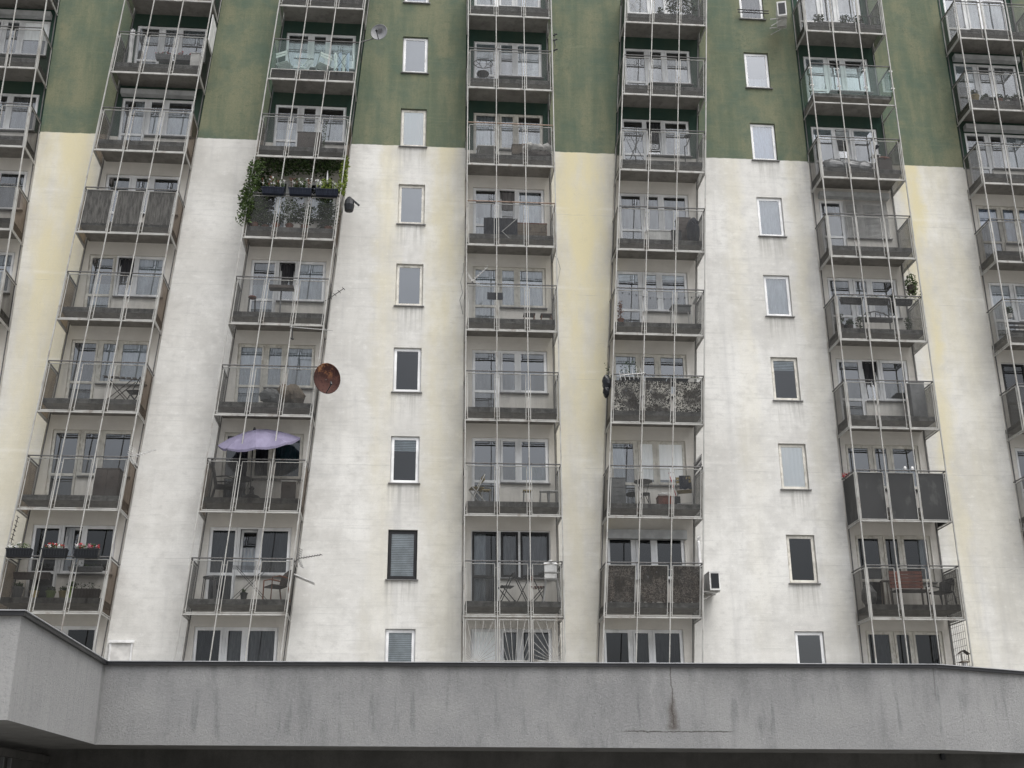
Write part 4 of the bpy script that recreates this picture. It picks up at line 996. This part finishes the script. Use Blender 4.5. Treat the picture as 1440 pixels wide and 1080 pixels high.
for x, lab in ((1.88, 'low reddish stool on the balcony with the black plate, the left one'), (2.38, 'low reddish stool on the balcony with the black plate, the right one')):
    stool(at(3, 3, x, .3), lab, .34, .26, 'brownbox', 'terracotta')
t = empty('cable_loop', (bx(3, 3, 2.74), D - .08, zb(3)), 'loose cable looping beside the yellow stained strip', 'cable')
m = MB(); m.tube([(-.02, 0, 1.1), (.05, -.02, 1.6), (.1, -.02, 2.1), (.18, -.02, 2.5), (.1, -.02, 2.85), (-.05, 0, 3.0)], .008, 5); part(m, 'cable', 'greyp', t)
t = empty('cable_loop', (bx(3, 3, -.03), D - .08, zb(3)), 'pair of loose cables bulging left of the faint white aerial', 'cable')
m = MB(); m.tube([(-.02, 0, .9), (-.12, -.02, 1.35), (-.04, -.02, 1.6), (-.1, -.02, 1.95), (-.02, -.02, 2.3), (-.02, 0, 2.6)], .008, 5); part(m, 'cable', 'greyp', t)
fchair(at(3, 5, .36, .45, .42), 'cream folding chair alone at the left end of the balcony', 'lampw', 1.75, 'tan', w=.38)
for x, lab in ((.62, 'small white stool just right of the cream folding chair'), (1.78, 'small stool with thin wire legs, middle of the white stools'), (2.25, 'small white stool left of the last one'), (2.5, 'small white stool, rightmost on the bare balcony')):
    stool(at(3, 5, x, .4), lab, .26, .42, 'tan' if x < 2 else 'whitep', 'palem')
slat_table(at(3, 6, 1.62, .5, .42), 'small black slatted bistro table with crossed legs', 'darkm', 'darkm', .42, .42, .72, 0, .03, 5)
fchair(at(3, 6, 1.18, .45, .42), 'black folding bistro chair left of the slatted table', 'darkm', 1.75, 'darkm')
fchair(at(3, 6, 2.05, .5, .42), 'brown slatted bistro chair right of the table', 'darkm', -1.75, 'redwood')
t = empty('high_chair', at(3, 6, 2.4, .35, .42), 'white childs high chair at the right end beside the bistro set', 'high chair')
m = MB(); m.box(-.17, .17, -.14, .16, .62, .66); part(m, 'seat', 'whitep', t)
m = MB(); m.v = []; m.box(-.17, .17, .1, .17, .67, 1.1); m.tube([(-.17, .13, 1.08), (0, .12, 1.16), (.17, .13, 1.08)], .05, 8); part(m, 'backrest', 'white2', t)
for sx in (-1, 1):
    for sy in (-1, 1): m = MB(); m.bar((sx * .24, sy * .22, 0), (sx * .15, sy * .1, .62), .03); part(m, 'leg', 'whitep', t)
m = MB(); m.box(-.2, .2, -.3, -.13, .78, .80); part(m, 'tray', 'whitep', t)
# ---- column 4
for i, (x, h, lab) in enumerate(((1.72, .95, 'dense dark shrub, left one in the topmost corner balcony'), (2.2, .95, 'dense speckled shrub, right one in the topmost corner balcony'), (1.25, .3, 'low leafy plant at the foot of the white lattice'))):
    potted(at(4, -1, x, .3, .42), lab, .13, .16, h, 'leafd', 'greyp', seed=140 + i, fw=.32 if h > .5 else .14, n=330 if h > .5 else 50)
t = empty('lattice', at(4, -1, .42, .12, .55), 'white crossed lattice behind the left pane of the topmost corner balcony', 'lattice')
m = MB(); m.bar((-.26, 0, 0), (.26, 0, .8), .014); m.bar((.26, 0, 0), (-.26, 0, .8), .014); m.bar((-.28, 0, .4), (0, 0, 0), .01); m.bar((0, 0, 0), (.28, 0, .4), .01); part(m, 'lattice', 'whitep', t)
airer(at(4, 1, .55, .4), 'thin folding drying rack at the left of the balcony under the green wall', .55, 1.05)
t = empty('desk_lamp', at(4, 1, 2.15, .35), 'black bent arm lamp near the right end of the airer balcony', 'lamp')
m = MB(); m.tube([(0, 0, .72), (.1, 0, .82), (.17, 0, 1.02), (.13, 0, 1.12)], .016, 6); part(m, 'arm', 'darkm', t)
m = MB(); m.lathe([(.0, 1.14), (.11, 1.1), (.12, 1.12), (0, 1.18)], 10, (.13, 0, 0)); part(m, 'shade', 'darkm', t)
m = MB(); m.lathe([(0, .0), (.1, 0), (.1, .03), (.02, .05), (.015, .72), (0, .72)], 10); part(m, 'base', 'darkm', t)
cabinet(at(4, 2, 1.42, .55), 'long white box low on the balcony with the navy barrel', .68, .3, .5, 'whitep', 'storage_box', 'box', 0)
cabinet(at(4, 2, 1.92, .5), 'short black crate right of the long white box', .3, .3, .5, 'blackp', 'crate', 'crate', 0)
heap(at(4, 2, 2.42, .3), 'navy blue bundle in the right corner on the balcony', [(0, 0, .45, .2, .22, .42), (.03, 0, .7, .16, .18, .2)], 'navy')
cabinet(at(4, 2, 2.2, .62), 'dark slatted crate standing behind the navy bundle', .42, .3, 1.02, 'brownbox', 'crate', 'crate', 0, 4)
t = empty('garland', (bx(4, 3, .1, 1.35), D - P - .02, zb(3) + 1.35), 'string of small dark ornaments draped across the glass', 'garland')
m = MB(); pts = []
for i in range(25):
    u = i / 24; pts.append((u * 2.5, 0, -.02 - .16 * math.sin(u * math.pi) ** 2 - .18 * max(0, u - .55)))
m.tube(pts, .004, 4); part(m, 'string', 'greyp', t)
m = MB()
for i in range(1, 24, 2): m.box(pts[i][0] - .016, pts[i][0] + .016, -.01, .01, pts[i][2] - .045, pts[i][2] - .002)
part(m, 'ornament', 'blackp', t)
t = empty('table', at(4, 3, 2.1, .42), 'white framed table with a stool on it under the strip lamp', 'table')
m = MB(); m.box(-.3, .3, -.2, .2, .66, .7); m.box(-.27, .27, -.18, -.16, .48, .658); part(m, 'tabletop', 'greyp', t)
for sx in (-1, 1):
    for sy in (-1, 1): m = MB(); m.bar((sx * .28, sy * .17, 0), (sx * .27, sy * .16, .65), .025); part(m, 'leg', 'whitep', t)
t = empty('strip_lamp', at(4, 3, 2.55, .45, 1.35), 'white tube lamp mounted slanting in the right corner', 'lamp')
m = MB(); m.tube([(-.02, -.28, .03), (-.02, .3, .03)], .035, 8); part(m, 'tube', 'whitep', t); m = MB(); m.box(.012, .03, -.3, .32, 0, .07); part(m, 'housing', 'palem', t)
potted(at(4, 3, .25, .3), 'tall reddish brown plant in the left corner beside the heart ornament', .1, .2, .6, 'terracotta', 'terracotta', seed=150, fw=.1, n=50)
m = MB(); N = 24
hp = [(.0075 * 16 * math.sin(t_) ** 3, .0075 * (13 * math.cos(t_) - 5 * math.cos(2 * t_) - 2 * math.cos(3 * t_) - math.cos(4 * t_))) for t_ in [2 * math.pi * j / N for j in range(N)]]
m.quad([(x, 0, z) for x, z in hp]); m.quad([(x, .01, z) for x, z in reversed(hp)]); tag(m.build('heart_ornament', M['whitep'], None, at(4, 3, .92, .08, .55)), 'small white heart hanging low behind the left pane', 'ornament')
def net(c, k, lab, z0, z1, seed, mt='camo'):
    for i in range(3):
        sheet((bx(c, k), D - P + .06, zb(k)), lab[i], ((BAY * i + .05, z1), (BAY * (i + 1) - .05, z1), z1 - z0), mt, 'camouflage_net', 'net', wav=.01, seed=seed + i, s=SH)
net(4, 4, ['speckled camouflage net behind the left pane under the rail planters', 'speckled camouflage net behind the middle pane under the rail planters', 'darkest camouflage net behind the right pane under the rail planters'], .40, 1.32, 160)
net(4, 6, ['brown camouflage net behind the left pane beside the air conditioner balcony', 'brown leaf pattern net behind the middle pane, air conditioner balcony', 'brown net half open behind the right pane next to the air conditioner'], .42, 1.42, 170, 'camob')
for i, (x, fh, lab) in enumerate(((.55, .45, 'dark rail planter with a tall leafy plant beside the aerial'), (1.3, .14, 'dark rail planter with sparse shoots, middle of the camouflaged rail'), (1.95, .12, 'dark rail planter nearly bare, right of the middle on the camouflaged rail'))):
    flowerbox((bx(4, 4, x, 1.3), D - P + .16, zb(4) + 1.22), lab, .6, 'blackp', None, 'leafd', 180 + i, .2, fh=fh, n=150 if fh > .3 else 22)
vine((bx(4, 4, -.1, 1.2), D - P + .15, zb(4)), 'small leafy plant in a black sack outside the left post of the camouflaged rail', [(0, 0, 1.45), (.02, 0, 1.9)], 185, 'leafd', .12, 40, .06)
heap((bx(4, 4, -.12, .9), D - P + .12, zb(4)), 'black sack hung outside the left post of the camouflaged balcony', [(0, 0, 1.25, .13, .16, .25), (-.02, 0, 1.0, .1, .14, .2)], 'blackp', 'sack', 'sack')
vine((bx(4, 4, 2.4, 1.5), D - P + .2, zb(4)), 'small dark bush on the right end of the camouflaged rail', [(-.1, 0, 1.5), (.2, 0, 1.52)], 186, 'leafd', .08, 40, .05)
yagi((bx(4, 4, .95, 1.45), D - P - .06, zb(4) + 1.52), 'pale aerial pointing right above the camouflaged left pane', (-1, -.15, -.18), .78, 6, .34, .9, [(.02, 0, -.05)], 'palem', False, True)
cabinet(at(4, 5, .34, .5), 'grey two drawer cupboard at the left end under the pale aerial', .46, .4, .82, 'greyp', doors=0, drawers=3)
round_table(at(4, 5, 1.12, .5), 'dark round bistro table beside the red handled broom', .26, .78)
stool(at(4, 5, 1.2, .62), 'dark round stool under the bistro table', .24, .46, 'darkm', 'steeld', True)
cabinet(at(4, 5, 1.68, .35), 'low brown crate with a white bag on top', .42, .3, .28, 'redwood', 'crate', 'crate', 0)
heap(at(4, 5, 1.64, .35, .70), 'crumpled white and green bag on the brown crate', [(0, 0, .04, .17, .12, .08), (.06, 0, .06, .12, .1, .06)], 'whitep', 'bag', 'bag')
t = empty('broom', at(4, 5, 2.0, .35), 'broom with a red handle leaning beside the folding chair', 'broom')
m = MB(); m.tube([(.02, 0, .3), (-.16, 0, 1.0)], .012, 6); part(m, 'handle', 'red', t); m = MB(); m.box(-.1, .12, -.05, .05, .0, .3); part(m, 'head', 'blackp', t)
fchair(at(4, 5, 2.28, .4, .42), 'tan canvas folding chair with a navy jacket over its back', 'palem', -.35, 'tan', w=.42)
sheet(at(4, 5, 2.12, .19, 0), 'navy jacket draped over the canvas chair back', ((0, 1.28), (.34, 1.28), .4), 'navy', 'jacket', 'jacket', nx=8, wav=.02)
t = empty('lattice', (bx(4, 5, 2.6, 1.9), D - P + .05, zb(5) + 1.55), 'dark diagonal lattice above the side rail of the canvas chair balcony', 'lattice')
m = MB()
for i in range(7): m.bar((.03, .0 + i * .13, 0), (.03, .13 + i * .13, .34), .018); m.bar((.035, .13 + i * .13, 0), (.035, .0 + i * .13, .34), .018)
part(m, 'lattice', 'darkm', t)
aircon((bx(4, 6, 3.12, .6), D - .42, zb(6) + .80), 'white air conditioner with black louvres right of the brown netted balcony', R(90), .74, .3, .52)
m = MB(); m.tube([(0, 0, 0), (0, 0, 1.3), (.0, 0, 1.42), (.06, -.02, 1.46)], .045, 10); tag(m.build('drain_pipe', M['white2'], None, (bx(4, 6, 2.83, 1.4), D - .12, zb(6) + .98)), 'short bright white pipe on the wall above the air conditioner', 'pipe')
heap(at(4, 6, 2.3, .5), 'dark covered shape behind the half open brown net', [(0, 0, .5, .3, .25, .5)], 'navy')
# ---- column 5
aircon((bx(5, -1, -.62, .6), D - .62, zb(-1) + .62), 'white air conditioner on a steel frame left of the topmost right balcony', R(75), .72, .3, .55)
for i, (x, lab) in enumerate(((.6, 'trailing dark plant hung over the topmost right balcony, left'), (1.5, 'round dark bush low in the middle of the topmost right balcony'), (1.95, 'speckled small shrub right of the round bush'))):
    potted(at(5, -1, x, .3, .42), lab, .1, .14, .35, 'leafd', 'greyp', seed=190 + i, fw=.2, n=110)
t = empty('plant_stand', at(5, -1, 2.3, .2, .45), 'empty wire plant rack in the topmost right balcony', 'rack')
m = MB(); frame_rect(m, -.3, .3, 0, .42, 0, .018, .02)
for i in range(1, 3): m.bar((-.3 + .2 * i, .01, .02), (-.3 + .2 * i, .01, .4), .008)
part(m, 'rack', 'darkm', t)
cabinet(at(5, 1, 2.25, .45), 'round topped brown wicker basket with a red cloth', .42, .34, .55, 'brownbox', 'basket', 'basket', 0)
heap(at(5, 1, 2.25, .42, .92), 'reddish cloth folded over the wicker basket', [(0, 0, .05, .24, .18, .1)], 'redwood', 'cloth', 'cloth')
stool(at(5, 1, 2.0, .4), 'white framed stool left of the wicker basket', .26, .7, 'palem', 'whitep')
heap(at(5, 1, .8, .12), 'long grey blanket bundled along the left panes', [(-.3, 0, .15, .4, .12, .2), (.2, 0, .15, .5, .12, .18), (.65, 0, .12, .3, .12, .18)], 'greyp')
m = MB(); m.tube([(0, 0, 0), (.04, 0, .1), (.1, 0, .16)], [.03, .06, .02], 7); tag(m.build('bird_figure', M['blackp'], None, (bx(5, 1, 1.86, 1.1), D - P - .05, zb(1) + 1.08)), 'black clamp shaped like a bird on the second inner post', 'ornament')
for i, (x, lab) in enumerate(((.55, 'dark inner rail planter with pale blooms, leftmost'), (1.35, 'dark inner rail planter with pale blooms, middle'), (2.1, 'dark inner rail planter with white blooms beside the hanging plant'))):
    flowerbox((bx(5, 3, x), D - P + .15, zb(3) + 1.25), lab + ' above the arched bench', .68, 'blackp', 'white2', 'leafd', 200 + i, .18, fh=.08, n=50)
t = empty('hanging_plant', (bx(5, 3, 2.66), D - P + .5, zb(3) + 1.55), 'large green hanging plant in the open side above the inner planters', 'plant')
m = MB(); r_ = random.Random(210); m.leaves(r_, (0, 0, .55), (.2, .22, .38), 420, .08)
for i in range(14): a = r_.uniform(-.2, .25); m.leaves(r_, (a, r_.uniform(-.15, .15), r_.uniform(-.1, .2)), (.03, .03, .22), 16, .05)
part(m, 'foliage', 'leaf', t); m = MB(); m.lathe([(0, .3), (.12, .32), (.15, .5), (.15, .52), (0, .52)], 10); part(m, 'basket', 'brownbox', t)
m = MB(); m.bar((0, 0, .5), (-.05, 0, 1.28), .006); m.bar((.1, 0, .5), (-.05, 0, 1.28), .006); part(m, 'hanger', 'darkm', t)
t = empty('bench', at(5, 3, 1.4, .5), 'grey bench with an arched back behind the middle pane', 'bench')
m = MB(); pts = [(-.42, 0, .62), (-.25, 0, .72), (0, 0, .78), (.25, 0, .72), (.42, 0, .62)]; m.tube(pts, .022, 6)
for x in (-.3, -.15, 0, .15, .3): m.bar((x, 0, .4), (x, 0, .74), .02)
part(m, 'backrest', 'greyp', t); m = MB(); m.box(-.45, .45, -.4, -.05, .38, .41); part(m, 'seat', 'greyp', t)
for sx in (-1, 1): m = MB(); m.bar((sx * .42, -.38, 0), (sx * .42, -.38, .38), .03); m.bar((sx * .42, -.02, 0), (sx * .42, -.0, .62), .03); part(m, 'leg', 'greyp', t)
for i, (x, y, h, lab) in enumerate(((.2, .3, .35, 'pale leafed plant in the left corner by the arched bench'), (.5, .35, .2, 'low dark plant next to the pale leafed one'), (1.0, .8, .5, 'dark potted plant before the narrow window by the arched bench'), (2.45, .6, .45, 'spindly plant with round leaves right of the arched bench'))):
    potted(at(5, 3, x, y, .42), lab, .09, .2, h, 'leafd', 'brownbox', seed=220 + i, fw=.12, n=60)
cabinet(at(5, 4, 2.42, .72), 'tall grey plastic cupboard in the right corner', .45, .4, 1.25, 'greyp', doors=1)
potted((bx(5, 5, .05), D - P + .75, zb(5) + 1.36), 'red leafed plant peeping over the left side of the black panels', .08, .08, .16, 'red', 'blackp', seed=230, fw=.16, n=26)
for i, x in enumerate((1.5, 1.72)):
    m = MB(); m.lathe([(0, 0), (.035, 0), (.045, .05), (.03, .1), (0, .11)], 10); tag(m.build('candle_holder', M['white2'], None, (bx(5, 5, x), D - P - .0, zb(5) + 1.506)), ['small white cup on the rail above the black panels, left one', 'small white cup on the rail above the black panels, right one'][i], 'cup')
t = empty('bench', at(5, 6, 1.38, .6), 'reddish slatted bench behind the middle pane of the lowest right balcony', 'bench')
m = MB()
for i in range(5): m.box(-.48, .48, -.02, .0, .56 + .1 * i, .645 + .1 * i)
part(m, 'backrest', 'redwood', t); m = MB(); m.box(-.48, .48, -.42, -.04, .42, .46); part(m, 'seat', 'brownbox', t)
for sx in (-1, 1): m = MB(); m.bar((sx * .44, -.38, 0), (sx * .44, -.38, .42), .04); m.bar((sx * .44, .02, 0), (sx * .44, .03, 1.05), .04); part(m, 'leg', 'brownbox', t)
rattan_chair(at(5, 6, 2.28, .45), 'dark reclining chair right of the reddish bench', 'darkm', 'darkm', R(-70), .78)
stool(at(5, 6, .72, .5), 'small brown stand left of the reddish bench', .22, .75, 'brownbox', 'wood')
heap(at(5, 6, .2, .45), 'grey covered bundle in the left corner of the lowest right balcony', [(0, 0, .3, .2, .25, .32)], 'greyp')
t = empty('wire_trellis', (bx(5, 6, 2.66), D - P, zb(6)), 'wire mesh trellis along the open side of the lowest right balcony', 'trellis')
m = MB()
for i in range(8): m.bar((0, .08 + i * .12, -1.3), (0, .08 + i * .12, 1.4), .007)
for i in range(15): m.bar((0, .08, -1.25 + i * .19), (0, .92, -1.25 + i * .19), .007)
part(m, 'mesh', 'darkm', t)
t = empty('bird_feeder', (bx(5, 6, 2.72), D - P + .5, zb(6) - 1.22), 'small roofed bird feeder hanging by the wire trellis above the parapet', 'bird feeder')
m = MB(); m.quad([(-.16, -.12, .34), (.0, -.12, .46), (.0, .12, .46), (-.16, .12, .34)]); m.quad([(.0, -.12, .46), (.16, -.12, .34), (.16, .12, .34), (.0, .12, .46)]); part(m, 'roof', 'brownbox', t)
m = MB(); m.box(-.12, .12, -.1, .1, .12, .15); part(m, 'tray', 'wood', t)
for sx in (-1, 1): m = MB(); m.bar((sx * .1, -.09, .15), (sx * .1, -.09, .38), .02); part(m, 'post', 'brownbox', t)
m = MB(); m.lathe([(0, -.02), (.06, -.02), (.07, .118), (0, .118)], 10); part(m, 'cup', 'white2', t)
# ---- column 6
for i, (x, pr, lab, pt) in enumerate(((.35, .15, 'large round planter with a low plant, leftmost of the row', 'tan'), (.72, .1, 'grey pot with a dark plant, second of the row', 'greyp'), (1.2, .1, 'reddish pot, third of the row', 'terracotta'), (1.45, .08, 'small pale pot, fourth of the row', 'lampw'), (1.75, .11, 'brown pot with a drooping plant, last of the row', 'brownbox'))):
    potted(at(6, 0, x, .3, .42), lab + ' below the grey shutter box', pr, pr * 1.9, .2, 'leafd', pt, seed=240 + i, fw=pr * 1.3, n=60)
t = empty('plant_stand', at(6, 3, .55, .5), 'stepped dark plant stand at the right edge of the picture', 'stand')
for i in range(3): m = MB(); m.box(-.15, .55, -.12 + .14 * i, .02 + .14 * i, .2 + .2 * i, .23 + .2 * i); part(m, 'shelf', 'darkm', t)
m = MB(); m.bar((-.15, -.12, 0), (-.15, .3, .65), .03); m.bar((.55, -.12, 0), (.55, .3, .65), .03); part(m, 'side_frame', 'darkm', t)
potted(at(6, 3, .42, .5, 1.08), 'dark leafed plant on the stepped stand', .1, .12, .25, 'leafd', 'lampw', seed=250, fw=.14, n=80)

# white framed opening low on the wall beside the parapet corner
t = empty('wall_hatch', (-9.62, D - .012, zb(7) + 1.02), 'white framed hatch low on the wall just above the parapet corner', 'hatch')
t.location = (-7.95, D - .012, 4.62)
m = MB(); frame_rect(m, 0, .6, 0, 1.5, -.05, .045, .05); m.box(-.03, .64, -.08, -.052, 1.46, 1.53); part(m, 'frame', 'white2', t)
m = MB(); m.box(.045, .555, -.02, 0, .045, 1.455); part(m, 'door', 'lampw', t)

# ------------------------------------------------------------------ foreground podium
pod = empty('entrance_podium', (0, 15, 0), 'low grey rendered podium wall with a tin coping shaded dark in front of the block', 'podium')
zt = 1.828 + H0
def zbt(x): return .868 + H0 - (x + 3.69) * .0075
outline = [(-30, 11.3), (-3.575, 11.3), (-3.69, 15.0), (6.72, 15.0), (8.4, 15.78), (14, 18.4), (24, 23.1)]
def wall_run(m, off, f0, f1, closed=False):
    for (xa, ya), (xb, yb) in zip(outline[:-1], outline[1:]):
        m.quad([(xa, ya, f0(xa)), (xb, yb, f0(xb)), (xb, yb, f1(xb)), (xa, ya, f1(xa))])
bmb = lambda x: max(zbt(min(x, 9)), .0) if x > -3.7 else .87 + H0
m = MB()
for i in range(len(outline) - 1):
    (xa, ya), (xb, yb) = outline[i], outline[i + 1]
    m.quad([(xa, ya - 15, bmb(xa)), (xb, yb - 15, bmb(xb)), (xb, yb - 15, zt), (xa, ya - 15, zt)])
part(m, 'parapet_wall', 'parapet', pod)
# soffit and roof deck
m = MB()
m.quad([(-30, -3.7, bmb(-30)), (-30, 9, bmb(-30)), (-3.69, 9, bmb(-3.69)), (-3.69, 0, bmb(-3.69)), (-3.575, -3.7, bmb(-3.575))])
m.quad([(-3.69, 0, bmb(-3.69)), (-3.69, 9, bmb(-3.69)), (24, 9, bmb(24)), (24, 8.1, bmb(24)), (14, 3.4, bmb(14)), (8.4, .78, bmb(8.4)), (6.72, 0, bmb(6.72))])
part(m, 'soffit', 'soffit', pod)
m = MB(); m.quad([(-30, -3.7, zt - .02), (-3.575, -3.7, zt - .02), (-3.69, 0, zt - .02), (-3.69, 16, zt - .02), (-30, 16, zt - .02)])
m.quad([(-3.69, 0, zt - .02), (6.72, 0, zt - .02), (8.4, .78, zt - .02), (14, 3.4, zt - .02), (24, 8.1, zt - .02), (24, 16, zt - .02), (-3.69, 16, zt - .02)])
part(m, 'roof_deck', 'paving', pod)
def offset_line(d):
    pts = [Vector(p) for p in outline]; res = []
    for i, p in enumerate(pts):
        n = Vector((0, 0)); 
        ds = []
        if i > 0: ds.append((pts[i] - pts[i - 1]).normalized())
        if i < len(pts) - 1: ds.append((pts[i + 1] - pts[i]).normalized())
        ns = [Vector((q.y, -q.x)) for q in ds]
        if len(ns) == 2:
            b = (ns[0] + ns[1]).normalized(); res.append(p + b * (d / max(.3, b.dot(ns[0]))))
        else: res.append(p + ns[0] * d)
    return res
def coping(name, d0, d1, z0, z1, mat):
    a, b = offset_line(d0), offset_line(d1); m = MB()
    for i in range(len(a) - 1):
        A0, A1, B0, B1 = a[i], a[i + 1], b[i], b[i + 1]
        Y = -15
        m.quad([(B0.x, B0.y + Y, z0), (B1.x, B1.y + Y, z0), (B1.x, B1.y + Y, z1), (B0.x, B0.y + Y, z1)])
        m.quad([(A0.x, A0.y + Y, z0), (A1.x, A1.y + Y, z0), (B1.x, B1.y + Y, z0), (B0.x, B0.y + Y, z0)])
        m.quad([(A0.x, A0.y + Y, z1), (A1.x, A1.y + Y, z1), (B1.x, B1.y + Y, z1), (B0.x, B0.y + Y, z1)])
    part(m, name, mat, pod)
coping('coping', -.3, .035, zt - .036, zt + .004, 'coping')  # dark drip: shade beneath the pale lip put into its colour
coping('coping_edge', -.3, .048, zt + .005, zt + .014, 'copinglip')
# recessed wall under the canopy
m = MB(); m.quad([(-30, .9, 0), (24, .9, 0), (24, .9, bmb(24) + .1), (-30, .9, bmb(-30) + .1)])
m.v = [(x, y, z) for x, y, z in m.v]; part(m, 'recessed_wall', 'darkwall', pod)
m = MB(); m.box(-4.6, -4.5, -3.4, .88, 0, 2.40); m.box(-4.498, -4.44, -3.4, .86, 2.30, 2.38); part(m, 'side_wall', 'darkwall', pod)
m = MB()
for i in range(12): m.box(-4.49, -4.45, -3.3, -1.18, 1.75 + .045 * i, 1.775 + .045 * i)
for y in (-1.15, -.88, -.62): m.bar((-4.46, y, 0), (-4.46, y, 2.29), .035)
part(m, 'louvre', 'greyp', pod)
t = empty('wall_lamp', (7.05, 15.86, 2.36), 'small black lamp on the dark wall under the parapet at the right', 'lamp')
m = MB(); m.lathe([(0, -.06), (.03, -.05), (.035, .03), (0, .04)], 10); part(m, 'housing', 'blackp', t); m = MB(); m.bar((0, .035, 0), (0, .02, -.01), .02); part(m, 'bracket', 'blackp', t)
vine((bx(2, 2, .1, 0), D - P + .75, zb(2)), 'dense dark leafy bush filling the back left of the overgrown balcony', [(.15, 0, .5), (.2, 0, 1.2), (.25, 0, 1.9), (.3, 0, 2.5)], 104, 'leafd', .3, 420, .11)
vine((bx(2, 2, 2.1, 0), D - P + .7, zb(2)), 'dense dark leafy bush filling the back right of the overgrown balcony', [(.15, 0, .5), (.2, 0, 1.2), (.15, 0, 1.8), (.2, 0, 2.4)], 105, 'leafd', .26, 300, .10)
